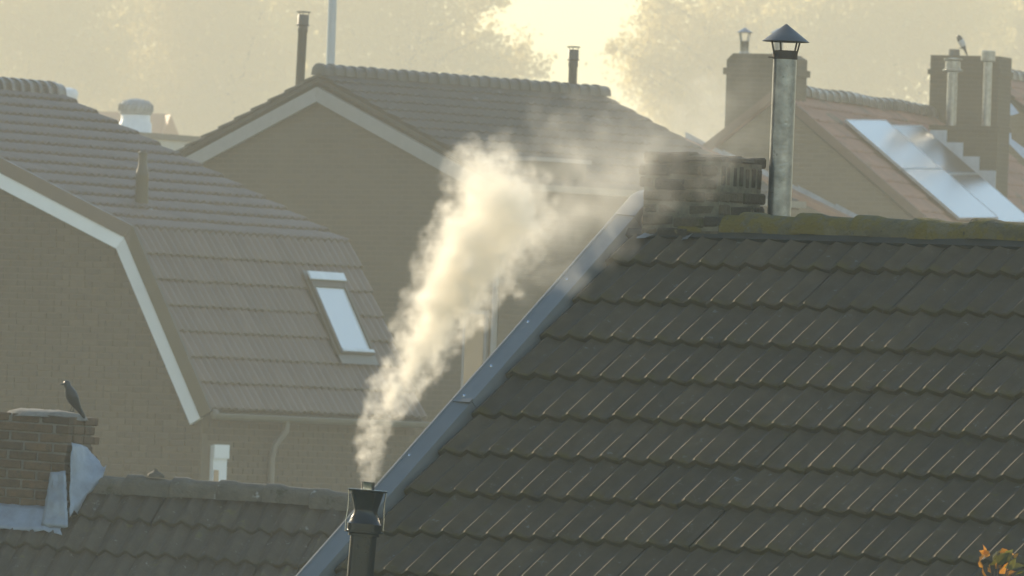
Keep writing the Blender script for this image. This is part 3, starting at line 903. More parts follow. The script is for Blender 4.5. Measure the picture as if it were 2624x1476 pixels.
# =================================================================== LOW HOUSE, LOWER LEFT
oh = House('old_cottage', 225, 1255, 71.0, -18.0, .034)
tag(oh.root, 'old low house with lichened dark roof tiles and brick chimney, lower left corner', 'house')
PO = 41.0; zt = oh.zr; OG, OW = .34, .148
oroof = roof_part(oh, 'roof', -1.2, 4.2, 3.2, zt, PO)
tmo = tile_mesh('tile', M['tile_old'], OW, 2, .40, .038, 10, 1.3, .034)
chx0, chx1 = -.62, -.075
tile_field(oroof, tmo, -1.19, 18, 2 * OW, 5, OG, .04, None, 120, .008, skip=lambda a, b, c, d: b > chx0 + .1 and a < chx1 - .12 and d > -.3)
MB().box((-1.2, 0, -.09), (4.2, 3.2, -.04)).build('rear_roof', M['tile_old'], oh.root, (0, 0, zt), (-R(PO), 0, 0))
zeo = zt - 3.0 * math.sin(R(PO))
MB().prism([(-2.2, 0), (2.2, 0), (2.2, zeo), (0, zt - .12), (-2.2, zeo)], -1.15, 4.15).build('wall', M['brick_far'], oh.root)
rmo = ridge_mesh('ridge_tile', M['ridge_old'], .40, .078, 1.2, 10, .10, .6)
for k in range(12):
    obj('ridge_tile', rmo, oh.root, (-.05 + k * .345, 0, zt + .045 + random.gauss(0, .005)), (random.gauss(0, .03), random.gauss(0, .012), random.gauss(0, .012)))
moss = MB().lathe([(.06, 0), (.05, .02), (.03, .035), (.012, .045), (.008, .06)], 9, Matrix.Diagonal((1.2, .8, 1, 1)))
moss.v = [(x * (1 + .25 * mnoise.noise(Vector((x * 40, y * 40, z * 40)))), y * (1 + .25 * mnoise.noise(Vector((x * 30, y * 50, z * 40)))), z * (1 + .3 * mnoise.noise(Vector((x * 60, y * 60, 1))))) for x, y, z in moss.v]
moss.build('moss_clump', M['ridge_old'], oh.root, (.5, -.01, zt + .12))
# brick chimney
zc1 = oh.loc(100, 1062, (0, -.3, 0), (0, 1, 0)).z
oc = empty('chimney', (0, 0, 0), parent=oh.root)
tag(oc, 'weathered brick chimney with crooked top courses')
cy0, cy1 = -.27, .25
OC, OL = .066, .212
MB().box((chx0 + .012, cy0 + .012, zt - .9), (chx1 - .012, cy1 - .012, zc1 - .02)).build('mortar_core', M['mortar'], oc)
ob1 = brick_mesh('brick', M['brick_near'], OL - .012, .1, OC - .011, .005)
ob2 = brick_mesh('brick', M['brick_near'], OL / 2 - .012, .1, OC - .011, .005)
rnd = random.Random(11)
nco = int((zc1 - (zt - .45)) / OC)
for j in range(nco):
    z = zc1 - .03 - j * OC
    top = j < 3
    jit = .006 if top else .0025
    def put(me, x, y, rz):
        obj('brick', me, oc, (x + rnd.gauss(0, jit), y + rnd.gauss(0, jit), z + rnd.gauss(0, .001)), (rnd.gauss(0, .012), rnd.gauss(0, .012), rz + rnd.gauss(0, .015)))
    x = chx0 + (0 if j % 2 else -.0)
    widths = [1, 1, .5] if j % 2 else [.5, 1, 1]
    sx = (chx1 - chx0) / (2.5 * OL)
    for w in widths:
        put(ob1 if w == 1 else ob2, x + w * OL * sx / 2, cy0 + .047, 0); x += w * OL * sx
    y = cy0 + (.1 if j % 2 else .0)
    for w in ([1, 1] if j % 2 else [1, 1, .4]):
        if y + OL * w > cy1 + .05: continue
        put(ob1 if w == 1 else ob2, chx1 - .047, y + w * OL / 2 + (.1 if not j % 2 else 0), math.pi / 2)
        y += OL * w
cm = MB().lathe([(.30, -.02), (.27, .012), (.18, .03), (.08, .034), (.07, .01)], 18, Matrix.Translation(((chx0 + chx1) / 2, 0, zc1)) @ Matrix.Rotation(math.pi / 4, 4, 'Z'))
cm.v = [(x + .012 * mnoise.noise(Vector((x * 9, y * 9, z * 9))), y, z + .02 * mnoise.noise(Vector((x * 11, y * 11, 3)))) for x, y, z in cm.v]
cm.build('mortar_cap', M['mortar'], oc, smooth=True)
# lead apron and side flashing
def lead_sheet(name, quad, nx, ny, amp, parent, seed):
    """crumpled sheet over four corner points"""
    mb = MB()
    q = [Vector(p) for p in quad]
    nn = (q[1] - q[0]).cross(q[3] - q[0]).normalized()
    for j in range(ny + 1):
        for i in range(nx + 1):
            a_ = q[0].lerp(q[1], i / nx).lerp(q[3].lerp(q[2], i / nx), j / ny)
            k = mnoise.noise(Vector((i * .55 + seed, j * .28, seed))) * amp + mnoise.noise(Vector((i * 1.3, j * .6, seed * 3))) * amp * .5
            if j == ny: a_ = a_ + (q[3] - q[0]) * (.14 * mnoise.noise(Vector((i * .8, seed, 2.0))))
            if i in (0, nx): a_ = a_ + (q[1] - q[0]) * (.07 * mnoise.noise(Vector((j * .7, seed, 5.0 + i))))
            mb.v.append(tuple(a_ + nn * k))
    for j in range(ny):
        for i in range(nx):
            b0 = j * (nx + 1) + i
            mb.f.append((b0, b0 + 1, b0 + nx + 2, b0 + nx + 1)); mb.mi.append(0)
    o = mb.build(name, M['lead'], parent, smooth=True)
    m_ = o.modifiers.new('thick', 'SOLIDIFY'); m_.thickness = .004
    return o
zs = lambda y: zt + y * math.tan(R(PO))
lead_sheet('lead_apron', [(chx0 - .1, cy0 - .015, zs(cy0) + .10), (chx1 + .03, cy0 - .015, zs(cy0) + .10), (chx1 + .06, cy0 - .17, zs(cy0 - .17) + .075), (chx0 - .1, cy0 - .16, zs(cy0 - .16) + .075)], 22, 6, .012, oc, 1.3)
lead_sheet('lead_side', [(chx1 - .10, cy0 - .03, zs(cy0) + .34), (chx1 + .01, cy0 - .02, zs(cy0) + .36), (chx1 + .10, cy0 - .14, zs(cy0 - .14) + .09), (chx1 - .10, cy0 - .14, zs(cy0 - .14) + .09)], 7, 16, .014, oc, 5.1)
lead_sheet('lead_side', [(chx1 + .02, cy0 + .02, zs(cy0) + .56), (chx1 + .02, .05, zt + .30), (chx1 + .20, .0, zt + .15), (chx1 + .09, cy0 - .10, zs(cy0 - .1) + .10)], 8, 14, .012, oc, 8.4)

# =================================================================== ADDED BLOCK, UNSEEN LEFT OF THE VIEW (put there to shade the near air)
ab = empty('apartment_block', (-28.0, 65.5, 0), R(34))
tag(ab, 'unseen tall block added left of the view to shade the near air', 'building')
MB().box((-11.7, -6, 0), (11.7, 6, 31.0)).build('wall', M['brick_far'], ab)
MB().box((-11.9, -6.2, 31.0), (11.9, 6.2, 31.4)).build('roof', M['deck'], ab)
for fl_ in range(6):
    for k in range(6):
        w_ = MB().box((-9.6 + k * 3.3, -6.06, 1.0 + fl_ * 3.2), (-7.9 + k * 3.3, -5.98, 2.6 + fl_ * 3.2)).build('window', M['white'], ab)
        MB().box((-9.5 + k * 3.3, -6.075, 1.1 + fl_ * 3.2), (-8.0 + k * 3.3, -6.062, 2.5 + fl_ * 3.2)).build('pane', M['pane'], w_)

# =================================================================== FAR BUILDINGS
fb = House('flat_roof_building', 345, 338, 185.0, 52.0)
tag(fb.root, 'plain grey flat-roofed building between the gambrel roof and the centre gable', 'building')
MB().box((-6, -.02, 0), (14, 9, fb.zr - .1)).build('wall', M['render_wall'], fb.root)
MB().box((-6.05, -.08, fb.zr - .1), (14.05, 9.05, fb.zr)).build('parapet', M['mortar'], fb.root)
tp = at(346, 345, 186.5)
tv = empty('turbine_vent', (tp.x, tp.y, fb.zr - .25))
tag(tv, 'white duct with round grey turbine vent on the flat roof', 'turbine vent')
MB().lathe([(.31, 0), (.30, .45), (.27, .50), (.27, .62)], 24).build('duct', M['vent_white'], tv, smooth=True)
head = MB().lathe([(.24, .60), (.30, .63), (.305, .69), (.31, .74), (.30, .80), (.25, .86), (.14, .90), (.04, .915)], 24).build('head', M['vent_grey'], tv, smooth=True)
for k in range(22):
    a_ = 2 * math.pi * k / 22
    MB().tube([(.255 * math.cos(a_), .255 * math.sin(a_), .62), (.318 * math.cos(a_ + .12), .318 * math.sin(a_ + .12), .70), (.315 * math.cos(a_ + .25), .315 * math.sin(a_ + .25), .79), (.22 * math.cos(a_ + .35), .22 * math.sin(a_ + .35), .875)], .011, 4).build('vane', M['vent_grey'], head)
dp = at(172, 262, 187.0)
dv = empty('dome_vent', (dp.x, dp.y, fb.zr - .4))
tag(dv, 'white rounded roof vent peeping over the gambrel ridge', 'roof vent')
MB().lathe([(.16, 0), (.16, dp.z - fb.zr + .42), (.19, dp.z - fb.zr + .46), (.20, dp.z - fb.zr + .58), (.16, dp.z - fb.zr + .64), (.05, dp.z - fb.zr + .67)], 20).build('dome', M['vent_white'], dv, smooth=True)
gh = House('distant_house', 232, 284, 330.0, 12.0)
tag(gh.root, 'pale distant house roof fading in the haze beside the turbine vent', 'house')
xg = gh.loc(433, 276, (0, 0, gh.zr), (0, 1, 0)).x
MB().prism([(-3.2, gh.zr - 2.9), (3.2, gh.zr - 2.9), (0, gh.zr)], 0, xg).build('roof', M['tile_red'], gh.root)
MB().box((.1, -2.9, 0), (xg - .1, 2.9, gh.zr - 2.9)).build('wall', M['brick_far'], gh.root)
MB().prism([(0, gh.zr - .05), (1.4, gh.zr - 3.2), (-1.0, gh.zr - 3.2)], -1.2, 1.2, 'y').build('hip', M['tile_red'], gh.root, (xg - .15, 0, 0))

# =================================================================== ZINC PIPE WITH POINTED HAT
pb = at(1996.6, 541, 52.75)
pz = empty('stove_pipe', pb)
tag(pz, 'galvanised stove pipe with dark pointed hat behind the mossy ridge', 'stove pipe')
k_ = 52.75 / F_PX
H = 392 * k_; r = 30.4 * k_
pz.rotation_euler = (0, R(.35), 0)
MB().lathe([(r, -.5), (r, H)], 32).build('pipe', M['galv'], pz, smooth=True)
MB().lathe([(r * 1.02, H - .006), (r * 1.05, H), (r * 1.05, H + .036), (r * .96, H + .04), (r * .96, H + .004)], 32).build('collar', M['rust'], pz, smooth=True)
MB().box((-r - .026, -.012, H + .0), (-r + .004, .012, H + .006)).build('clamp_ear', M['rust'], pz)
hz = H + 43 * k_
hat = MB().lathe([(61 * k_ * .98, hz - .001), (61 * k_, hz), (.004, hz + 45 * k_)], 40, cap=False).build('hat', M['flue_grey'], pz, smooth=True)
hat.modifiers.new('thick', 'SOLIDIFY').thickness = .002
for a_ in (-2.75, -.75, -.35, 1.9):
    MB().tube([(r * .97 * math.cos(a_), r * .97 * math.sin(a_), H + .01), (r * 1.32 * math.cos(a_), r * 1.32 * math.sin(a_), hz + .012)], .0055, 6).build('strut', M['rust'], pz)

# =================================================================== BLACK SMOKING FLUE
D_FL = 49.0
fb_ = at(942, 1255, D_FL)
bf = empty('black_flue', fb_)
tag(bf, 'glossy black flue with flared collar and disc top, smoking in the foreground', 'flue')
bf.rotation_euler = (0, .053, 0)
q = D_FL / F_PX
MB().lathe([(34 * q, -2.4), (34 * q, -118 * q)], 32).build('pipe', M['black'], bf, smooth=True)
MB().lathe([(34 * q, -120 * q), (40 * q, -119 * q), (40 * q, -114 * q), (36 * q, -113 * q)], 32).build('ring', M['black'], bf, smooth=True)
MB().lathe([(36 * q, -113 * q), (50 * q, -110 * q), (50 * q, -106 * q), (45 * q, -105 * q), (45 * q, -88 * q), (42 * q, -86 * q), (30 * q, -58 * q), (31 * q, -48 * q), (41 * q, -12 * q), (42 * q, -7 * q)], 36).build('funnel', M['black'], bf, smooth=True)
MB().lathe([(40 * q, -7 * q), (51 * q, -4 * q), (51.5 * q, -.5 * q), (50 * q, 0), (20 * q, .5 * q)], 36).build('disc', M['black'], bf, smooth=True)
MB().lathe([(17 * q, 0), (17 * q, 17 * q), (18 * q, 20 * q), (15.5 * q, 20 * q), (15 * q, 3 * q)], 28, cap=False).build('inner_pipe', M['steel'], bf, smooth=True)
for a_ in (math.pi - .12, .12, 1.57):
    c_, s_ = math.cos(a_), math.sin(a_)
    MB().tube([(rr * q * c_, rr * q * s_, zz * q) for rr, zz in ((48, -5), (46.5, -30), (46, -50), (48.5, -75), (48.5, -104))], 1.6 * q, 6).build('stay', M['steel'], bf, smooth=True)

# =================================================================== BIRDS
def bird(name, pts, d, label, beak, legs, mats, white=()):
    """body as one lofted surface; pts are (u, v, half width px, half depth px)"""
    k = d / F_PX
    base = at(legs[0][0], legs[0][1], d)
    t = empty(name, base)
    P = [at(u, v, d) - base for u, v, _, _ in pts]
    mb = MB(); mb.tube(P, [(b * k * 1.3, a * k * 1.3) for _, _, a, b in pts], 14)
    for fi in range(len(mb.f) - 2):
        if (fi // 14) in white: mb.mi[fi] = 1
    bd = mb.build('body', mats, t, smooth=True)
    sub = bd.modifiers.new('smooth', 'SUBSURF'); sub.levels = sub.render_levels = 1
    b0, b1, br = at(*beak[0], d) - base, at(*beak[1], d) - base, beak[2] * k
    MB().tube([b0, b0.lerp(b1, .5), b1], [br, br * .75, br * .1], 8).build('beak', M['beak'], t, smooth=True)
    for (u, v, u2, v2) in [(l[0], l[1], l[2], l[3]) for l in legs]:
        for dy in (-1,):
            MB().tube([at(u, v, d) - base, at(u2, v2, d) - base], 1.3 * k, 6).build('leg', M['beak'], t)
            f0 = at(u, v, d) - base
            MB().tube([f0 + Vector((-5 * k, -4 * k, .3 * k)), f0, f0 + Vector((3 * k, 3 * k, 0))], 1.1 * k, 5).build('foot', M['beak'], t)
    return t
j = bird('jackdaw', [(218, 1073, 2.5, 1), (212, 1063, 4, 2), (204, 1050, 5, 4), (196, 1038, 8.5, 9), (188, 1024, 12.5, 13), (181.5, 1010, 13, 14), (177, 998, 9.5, 11), (174, 990.5, 6.6, 7), (171.5, 984, 7.6, 8), (169.5, 978, 6.2, 6.5), (169, 974.5, 2, 2)], 71.0 + .0,
         None, ((166, 983), (153, 986.5), 3.4), [(180, 1054, 187, 1035), (187, 1055, 191, 1036)], [M['feather_dark']])
for sd in (-1, 1):
    wb = at(180, 1054, 71.0)
    MB().tube([at(u_, v_, 71.0 + sd * o_ * 71.0 / F_PX) - wb for u_, v_, o_ in ((177, 996, 12), (184, 1008, 17), (192, 1024, 16), (201, 1042, 9), (209, 1057, 4))], [(2 * 71 / F_PX, 4 * 71 / F_PX), (3 * 71 / F_PX, 10 * 71 / F_PX), (3 * 71 / F_PX, 9.5 * 71 / F_PX), (2.4 * 71 / F_PX, 5 * 71 / F_PX), (1 * 71 / F_PX, 1.5 * 71 / F_PX)], 10).build('wing', M['feather_dark'], j, smooth=True)
tag(j, 'dark jackdaw perched upright on the right corner of the brick chimney', 'bird')
m_ = bird('magpie', [(2479.5, 144, 1.2, 1), (2476, 135, 2.2, 1.4), (2472, 126, 2.8, 2), (2469, 119, 5, 4.5), (2465, 110, 7, 7), (2461, 103, 6.8, 7), (2457.5, 97, 5.2, 5.4), (2455.8, 92.5, 4.2, 4.3), (2455, 89.5, 1.5, 1.5)], 152.0 + 7.0 * KR * .94 - .1,
          None, ((2453, 93), (2450.5, 99), 1.6), [(2463, 124, 2467, 116), (2465, 124, 2468, 117)], [M['feather_dark'], M['feather_white']], (3, 4))
tag(m_, 'black and white magpie perched beside the clay pot on the ridge stack', 'bird')

# =================================================================== AUTUMN TWIGS, LOWER RIGHT
D_L = 47.0
lk = D_L / F_PX
base = at(2560, 1476, D_L)
sh = empty('autumn_shrub', (base.x, base.y, 0))
tag(sh, 'tip of a shrub with orange and olive autumn leaves in the lower right corner', 'shrub')
off = Vector((base.x, base.y, 0))
tw_ = MB()
top = base - off
tw_.tube([(0, .1, 0), (.03, .05, 2), (-.02, 0, top.z - .6), (0, 0, top.z - .02)], [.03, .022, .012, .006], 8)
tips = [(2528, 1438), (2556, 1412), (2592, 1425), (2548, 1462), (2585, 1465), (2516, 1470), (2610, 1478)]
for (u, v) in tips:
    e = at(u, v, D_L + random.uniform(-.1, .1)) - off
    tw_.tube([Vector((0, 0, top.z - .15)), Vector((0, 0, top.z - .15)).lerp(e, .6) + Vector((0, 0, .03)), e], [.004, .003, .0015], 5)
tw_.build('stem', M['bark'], sh)
def leaf_mesh(name, mat, L, W):
    mb = MB(); n_ = 6
    mb.v = [(0, 0, 0)]
    for i in range(1, n_):
        t_ = i / n_
        w = W * math.sin(math.pi * t_ ** .8) * (1 + .12 * (-1) ** i)
        z = -.25 * L * t_ * t_
        mb.v += [(L * t_, -w, z + w * .5), (L * t_, 0, z), (L * t_, w, z + w * .5)]
    mb.v.append((L, 0, -.28 * L))
    mb.f = [(0, 1, 2), (0, 2, 3)]
    for i in range(n_ - 2):
        b = 1 + 3 * i
        mb.f += [(b, b + 3, b + 4, b + 1), (b + 1, b + 4, b + 5, b + 2)]
    b = 1 + 3 * (n_ - 2); e = len(mb.v) - 1
    mb.f += [(b, e, b + 1), (b + 1, e, b + 2)]
    mb.mi = [0] * len(mb.f)
    return mb.mesh(name, mat, True)
lo = leaf_mesh('leaf', M['leaf_orange'], 30 * lk, 9 * lk); lg = leaf_mesh('leaf', M['leaf_green'], 34 * lk, 11 * lk)
rnd = random.Random(5)
def leaf(me, u, v, ang, tiltx, s=1.0):
    o = obj('leaf', me, sh, at(u, v, D_L + rnd.uniform(-.12, .12)) - off, (tiltx, -ang, rnd.uniform(-.5, .5)))
    o.scale = (s, s, s)
for u, v, a, me, s in ((2537, 1423, 3.5, lo, 1.0), (2520, 1426, -1.4, lo, 1.05), (2512, 1438, -1.0, lo, .9), (2560, 1413, .05, lo, 1.0), (2575, 1422, -.2, lo, .8), (2598, 1430, -.9, lo, .55), (2519, 1455, -2.2, lo, .75),
                       (2545, 1440, -1.2, lg, 1.2), (2556, 1448, -.9, lg, 1.3), (2565, 1436, -.7, lg, 1.2), (2550, 1458, -1.0, lo, 1.1), (2574, 1455, -.6, lg, 1.3), (2588, 1462, -.5, lg, 1.3), (2560, 1470, -.8, lo, 1.2),
                       (2540, 1468, -2.0, lo, .8), (2530, 1478, -2.3, lo, .9), (2600, 1474, -.4, lg, 1.3), (2578, 1478, -.7, lo, 1.0), (2615, 1482, -.4, lg, 1.2), (2553, 1430, 2.2, lg, .9)):
    leaf(me, u, v, -a, rnd.uniform(-1.1, 1.1) + 1.2, s)
for k in range(26):
    leaf(lg if rnd.random() < .6 else lo, rnd.uniform(2500, 2660), rnd.uniform(1486, 1600), rnd.uniform(0, 6.28), rnd.uniform(-1, 1) + 1.2, 1.2)

# =================================================================== TREES IN THE HAZE
def tree(name, u, d, blobs, label, seed):
    """blobs: (u, v, radius px, depth offset m, leaf density)"""
    rnd = random.Random(seed)
    k = d / F_PX
    foot = at(u, 1250, d); foot.z = 0
    t = empty(name, foot)
    cr = MB(); tr = MB()
    pos = []
    for (bu, bv, br, bd, dens) in blobs:
        c = at(bu, bv, d + bd) - foot
        pos.append((c, br * k))
        def leaf_(p, s):
            a_ = Vector((rnd.gauss(0, 1), rnd.gauss(0, 1), rnd.gauss(0, 1))).normalized()
            b_ = a_.cross(Vector((rnd.gauss(0, 1), rnd.gauss(0, 1), rnd.gauss(0, 1)))).normalized()
            b0 = len(cr.v)
            cr.v.extend((tuple(p - a_ * s), tuple(p + b_ * s * .6), tuple(p + a_ * s), tuple(p - b_ * s * .6)))
            cr.f.append((b0, b0 + 1, b0 + 2, b0 + 3)); cr.mi.append(0)
        Rm = br * k
        for _ in range(int(dens * 290 * Rm ** 2.0)):          # fine leaves all through the crown
            dirv = Vector((rnd.gauss(0, 1), rnd.gauss(0, 1), rnd.gauss(0, 1))).normalized()
            leaf_(c + dirv * (Rm * .85 * rnd.random() ** .45), rnd.uniform(.10, .18))
        for _ in range(int(dens * 7.5 * Rm ** 2.0) + 4):       # tufts of leaves towards the outside
            dirv = Vector((rnd.gauss(0, 1), rnd.gauss(0, 1), rnd.gauss(0, 1))).normalized()
            p = c + dirv * (Rm * rnd.uniform(.5, 1.08))
            p += Vector((mnoise.noise(p * .5), mnoise.noise(p * .5 + Vector((9, 0, 0))), mnoise.noise(p * .5 + Vector((0, 9, 0))))) * 1.2
            sp = rnd.uniform(.22, .5)
            for __ in range(11):
                leaf_(p + Vector((rnd.gauss(0, sp), rnd.gauss(0, sp), rnd.gauss(0, sp * .7))), rnd.uniform(.10, .2))
    cz = max(c.z for c, _ in pos)
    tr.tube([(0, 0, 0), (.1, 0, cz * .35), (-.1, .1, cz * .7), (0, 0, cz)], [.5, .4, .25, .08], 9)
    for c, r_ in pos:
        s0 = Vector((0, 0, max(4, c.z - r_ * 1.4 - abs(c.x) * .5)))
        tr.tube([s0, s0.lerp(c, .5) + Vector((0, 0, .5)), c], [.2, .12, .03], 6)
    tr.build('trunk', M['bark'], t)
    cr.build('crown', M['foliage'], t)
    return tag(t, label, 'tree', 'hazy trees behind the roofs')
tree('broadleaf_tree', 1010, 590.0, [(1010, 60, 190, 0, 1), (830, -40, 200, 3, 1), (1120, -70, 170, -2, 1), (1180, 110, 85, 1, .9), (1255, 150, 75, -1, .8), (1320, 165, 65, 2, .7), (1385, 185, 28, 0, .7), (1100, 200, 150, 2, 1), (1235, -10, 52, 0, .8), (900, 180, 190, 1, 1), (1290, 215, 90, 1, .9), (1200, 40, 40, 0, .7), (1340, 120, 26, 0, .7), (1255, 90, 26, 0, .7), (1290, 2, 26, 0, .7)],
     'hazy tree whose ragged right edge ends beside the lone dark flue', 1)
tree('broadleaf_tree', 560, 605.0, [(560, 20, 230, 0, 1), (400, -60, 210, 2, 1), (690, -20, 190, -2, .75), (620, 200, 220, 1, 1), (400, 190, 210, 0, 1), (720, 190, 170, 2, 1), (470, 310, 150, 0, 1), (600, 330, 150, 0, 1), (320, 330, 140, 0, 1)],
     'hazy tree behind the turbine vent and flat-roofed building', 2)
tree('broadleaf_tree', 60, 600.0, [(60, 0, 240, 0, 1), (-120, 60, 220, 2, 1), (210, 40, 200, -2, 1), (80, 210, 230, 0, 1), (250, 220, 180, 0, 1)],
     'hazy tree at the left picture edge above the gambrel ridge', 3)
tree('broadleaf_tree', 1900, 610.0, [(1900, 0, 220, 0, 1), (1760, 120, 150, 1, .9), (1690, 60, 80, -1, .75), (1620, 120, 55, 2, .6), (1570, 118, 28, 0, .6), (1690, 210, 110, 1, .7), (1640, 180, 60, 0, .6), (1680, -20, 60, 0, .7), (1850, 220, 160, 0, 1), (1990, 180, 180, 1, 1), (1720, 300, 110, 0, .9), (1790, 330, 110, 0, 1)],
     'hazy tree right of the bright sky gap, behind the gable chimney', 4)
tree('broadleaf_tree', 2280, 600.0, [(2280, 10, 240, 0, 1), (2120, 60, 190, 2, 1), (2440, 40, 200, -1, 1), (2250, 200, 220, 0, 1), (2100, 220, 170, 0, 1)],
     'hazy tree between the pointed pipe hat and the magpie', 5)
tree('broadleaf_tree', 2640, 615.0, [(2640, 0, 230, 0, 1), (2500, 60, 180, 2, 1), (2780, 60, 220, 0, 1), (2620, 210, 220, 0, 1)],
     'hazy tree at the right picture edge above the far roof', 6)

# =================================================================== SMOKE
def smoke():
    rnd = random.Random(21)
    path = [  # photo u, v, radius px, metres nearer(-)/farther(+), density
        (944, 1234, 24, 0, 1), (945, 1200, 42, 0, 1), (948, 1150, 52, 0, 1), (957, 1100, 58, 0, 1), (983, 1050, 70, .02, 1), (1010, 1000, 90, .04, 1), (1050, 950, 90, .06, 1), (1080, 900, 100, .08, 1), (1094, 850, 110, .1, 1),
        (1120, 800, 125, .12, 1), (1160, 750, 145, .15, 1), (1190, 700, 165, .18, 1), (1215, 650, 178, .2, 1), (1250, 600, 165, .25, 1), (1290, 560, 160, .3, 1), (1310, 520, 160, .3, 1), (1245, 478, 142, .3, 1), (1212, 448, 112, .3, 1), (1262, 412, 88, .3, .9)]
    pts = []
    for (a, b) in zip(path, path[1:]):
        for k in range(6):
            t_ = k / 6
            pts.append([lerp(a[i], b[i], t_) for i in range(5)])
    blobs = []
    for (u, v, r_, dd, den) in pts:
        for q_ in range(26):
            an = rnd.uniform(0, 2 * math.pi); ph = rnd.gauss(0, .5)
            small = q_ > 9
            rr = r_ * (rnd.uniform(.62, .88) if small else rnd.uniform(.3, .74))
            br = max(7, r_ * (rnd.uniform(.06, .15) if small else rnd.uniform(.16, .34)))
            blobs.append((u + rr * math.cos(an) * math.cos(ph), v + rr * math.sin(an) * math.cos(ph), dd + rr * math.sin(ph) * D_FL / F_PX, br))
        blobs.append((u, v, dd, r_ * .62))
    return blobs
def smoke_wisps():
    rnd = random.Random(33)
    path = [(1330, 540, 150, .3), (1400, 500, 150, .45), (1480, 450, 150, .6), (1540, 350, 130, .8), (1590, 440, 150, .9), (1640, 480, 110, .9), (1560, 560, 100, .8), (1470, 590, 120, .6), (1390, 600, 130, .4), (1330, 650, 110, .3), (1700, 400, 140, 1.2), (1780, 340, 130, 1.4),
            (1440, 560, 170, .5), (1330, 460, 150, .35), (1560, 520, 150, .8), (1660, 340, 130, 1.1), (1860, 300, 120, 1.6), (1900, 240, 100, 1.7), (1950, 340, 90, 1.9), (1990, 230, 60, 2.0), (1510, 270, 75, .8), (1430, 330, 100, .6), (1380, 410, 110, .4), (1850, 400, 100, 1.6)]
    out = []
    for (u, v, r_, dd) in path:
        for _ in range(34):
            rr = r_ * rnd.random() ** .5
            an = rnd.uniform(0, 6.283); ph = rnd.gauss(0, .4)
            out.append((u + rr * math.cos(an), v + rr * math.sin(an), dd + rr * math.sin(ph) * D_FL / F_PX, r_ * rnd.uniform(.2, .42)))
        out.append((u, v, dd, r_ * .7))
    return out
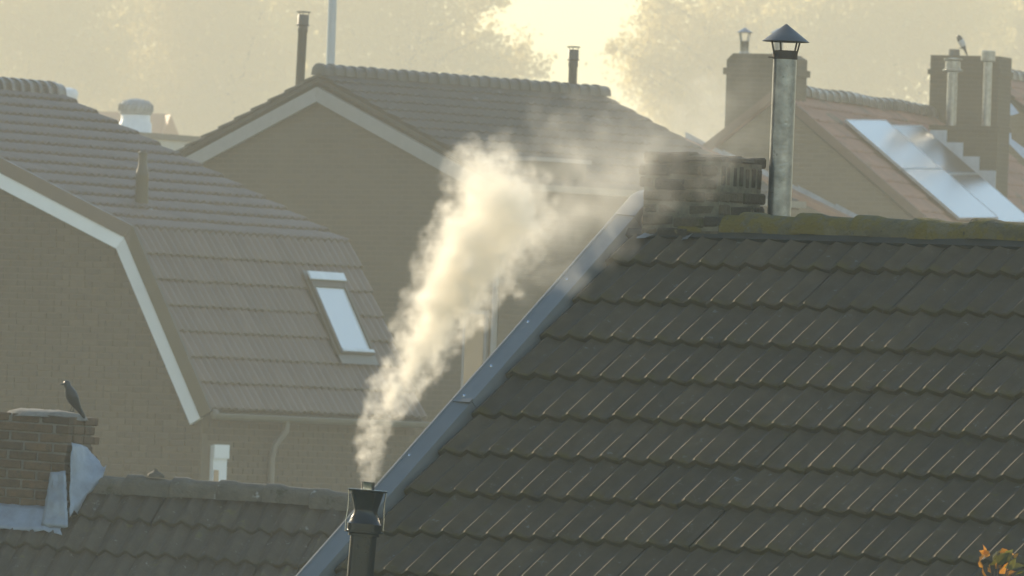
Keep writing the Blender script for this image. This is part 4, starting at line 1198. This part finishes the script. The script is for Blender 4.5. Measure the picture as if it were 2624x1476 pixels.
def smoke_object(name, blobs, density, voxel, band, label, noise_scale, lo_, hi_, grad):
    mb = MB()
    ico = [(0, 0, 1), (.894, 0, .447), (.276, .851, .447), (-.724, .526, .447), (-.724, -.526, .447), (.276, -.851, .447), (.724, .526, -.447), (-.276, .851, -.447), (-.894, 0, -.447), (-.276, -.851, -.447), (.724, -.526, -.447), (0, 0, -1)]
    fcs = [(0, 1, 2), (0, 2, 3), (0, 3, 4), (0, 4, 5), (0, 5, 1), (1, 6, 2), (2, 7, 3), (3, 8, 4), (4, 9, 5), (5, 10, 1), (6, 7, 2), (7, 8, 3), (8, 9, 4), (9, 10, 5), (10, 6, 1), (11, 7, 6), (11, 8, 7), (11, 9, 8), (11, 10, 9), (11, 6, 10)]
    # one subdivision of the icosahedron
    V = [Vector(p).normalized() for p in ico]; mid = {}; F2 = []
    def mp_(a, b):
        kk = (min(a, b), max(a, b))
        if kk not in mid:
            mid[kk] = len(V); V.append((V[a] + V[b]).normalized())
        return mid[kk]
    for a, b, c in fcs:
        x, y, z = mp_(a, b), mp_(b, c), mp_(c, a)
        F2 += [(a, x, z), (x, b, y), (z, y, c), (x, y, z)]
    base_ = at(946, 1240, D_FL)
    for (u, v, dd, r_) in blobs:
        c = at(u, v, D_FL + dd) - base_
        rad = r_ * D_FL / F_PX
        b0 = len(mb.v)
        mb.v += [tuple(c + p * rad) for p in V]
        mb.f += [tuple(b0 + i for i in f) for f in F2]
        mb.mi += [0] * len(F2)
    m = bpy.data.materials.new(name); m.use_nodes = True
    t_ = m.node_tree; N, L = t_.nodes, t_.links
    N.remove(N['Principled BSDF'])
    pv = N.new('ShaderNodeVolumePrincipled')
    pv.inputs['Color'].default_value = (.995, .965, .90, 1)
    pv.inputs['Anisotropy'].default_value = .5
    pv.inputs['Density Attribute'].default_value = ''
    at_ = N.new('ShaderNodeAttribute'); at_.attribute_name = 'density'
    tc = N.new('ShaderNodeTexCoord')
    nz = N.new('ShaderNodeTexNoise'); nz.inputs['Scale'].default_value = noise_scale; nz.inputs['Detail'].default_value = 4.0; nz.inputs['Roughness'].default_value = .62; nz.inputs['Distortion'].default_value = .5
    L.new(tc.outputs['Object'], nz.inputs['Vector'])
    mr = N.new('ShaderNodeMapRange'); mr.inputs['From Min'].default_value = lo_; mr.inputs['From Max'].default_value = hi_
    # thin parts are eaten away by the noise first
    ad = N.new('ShaderNodeMath'); ad.operation = 'MULTIPLY_ADD'
    L.new(at_.outputs['Fac'], ad.inputs[0]); ad.inputs[1].default_value = .6; L.new(nz.outputs['Fac'], ad.inputs[2])
    L.new(ad.outputs[0], mr.inputs['Value'])
    mu = N.new('ShaderNodeMath'); mu.operation = 'MULTIPLY'
    L.new(at_.outputs['Fac'], mu.inputs[0]); L.new(mr.outputs[0], mu.inputs[1])
    # the plume thins out as it drifts
    sx = N.new('ShaderNodeSeparateXYZ'); L.new(tc.outputs['Object'], sx.inputs[0])
    g1 = N.new('ShaderNodeMapRange')
    g1.inputs['From Min'].default_value, g1.inputs['From Max'].default_value = grad[0], grad[1]
    g1.inputs['To Min'].default_value, g1.inputs['To Max'].default_value = density, density * grad[2]
    L.new(sx.outputs[grad[3]], g1.inputs['Value'])
    m2 = N.new('ShaderNodeMath'); m2.operation = 'MULTIPLY'
    L.new(mu.outputs[0], m2.inputs[0]); L.new(g1.outputs[0], m2.inputs[1])
    L.new(m2.outputs[0], pv.inputs['Density'])
    L.new(pv.outputs[0], N['Material Output'].inputs['Volume'])
    o = mb.build(name, m, None, base_)
    gn = bpy.data.node_groups.new(name + '_volume', 'GeometryNodeTree')
    gn.interface.new_socket('Geometry', in_out='INPUT', socket_type='NodeSocketGeometry')
    gn.interface.new_socket('Geometry', in_out='OUTPUT', socket_type='NodeSocketGeometry')
    gi, go = gn.nodes.new('NodeGroupInput'), gn.nodes.new('NodeGroupOutput')
    mv = gn.nodes.new('GeometryNodeMeshToVolume'); mv.resolution_mode = 'VOXEL_SIZE'
    mv.inputs['Density'].default_value = 1.0
    mv.inputs['Voxel Size'].default_value = voxel
    mv.inputs['Interior Band Width'].default_value = band
    sm = gn.nodes.new('GeometryNodeSetMaterial'); sm.inputs['Material'].default_value = m
    gn.links.new(gi.outputs[0], mv.inputs['Mesh']); gn.links.new(mv.outputs[0], sm.inputs['Geometry']); gn.links.new(sm.outputs[0], go.inputs[0])
    md = o.modifiers.new('volume', 'NODES'); md.node_group = gn
    return tag(o, label, kind='stuff')
smoke_object('smoke_plume', smoke(), 66.0, .0095, .08, 'dense pale smoke plume billowing up from the black flue', 15.0, .44, .76, (.1, 1.1, .26, 'Z'))
smoke_object('smoke_wisp', smoke_wisps(), 2.5, .02, .24, 'thin smoke drifting right past the chimney stump and zinc pipe', 7.0, .42, .78, (.8, 2.4, .45, 'X'))

# =================================================================== HAZE
hz_m = bpy.data.materials.new('haze'); hz_m.use_nodes = True
t_ = hz_m.node_tree; t_.nodes.remove(t_.nodes['Principled BSDF'])
pv = t_.nodes.new('ShaderNodeVolumePrincipled')
pv.inputs['Color'].default_value = (.93, .87, .73, 1)
pv.inputs['Density'].default_value = .0019
pv.inputs['Anisotropy'].default_value = .12
t_.links.new(pv.outputs[0], t_.nodes['Material Output'].inputs['Volume'])
hz_o = MB().box((-600, -60, -1), (600, 3200, 45)).build('haze', hz_m)
tag(hz_o, 'even golden morning haze around the roofs', kind='stuff')
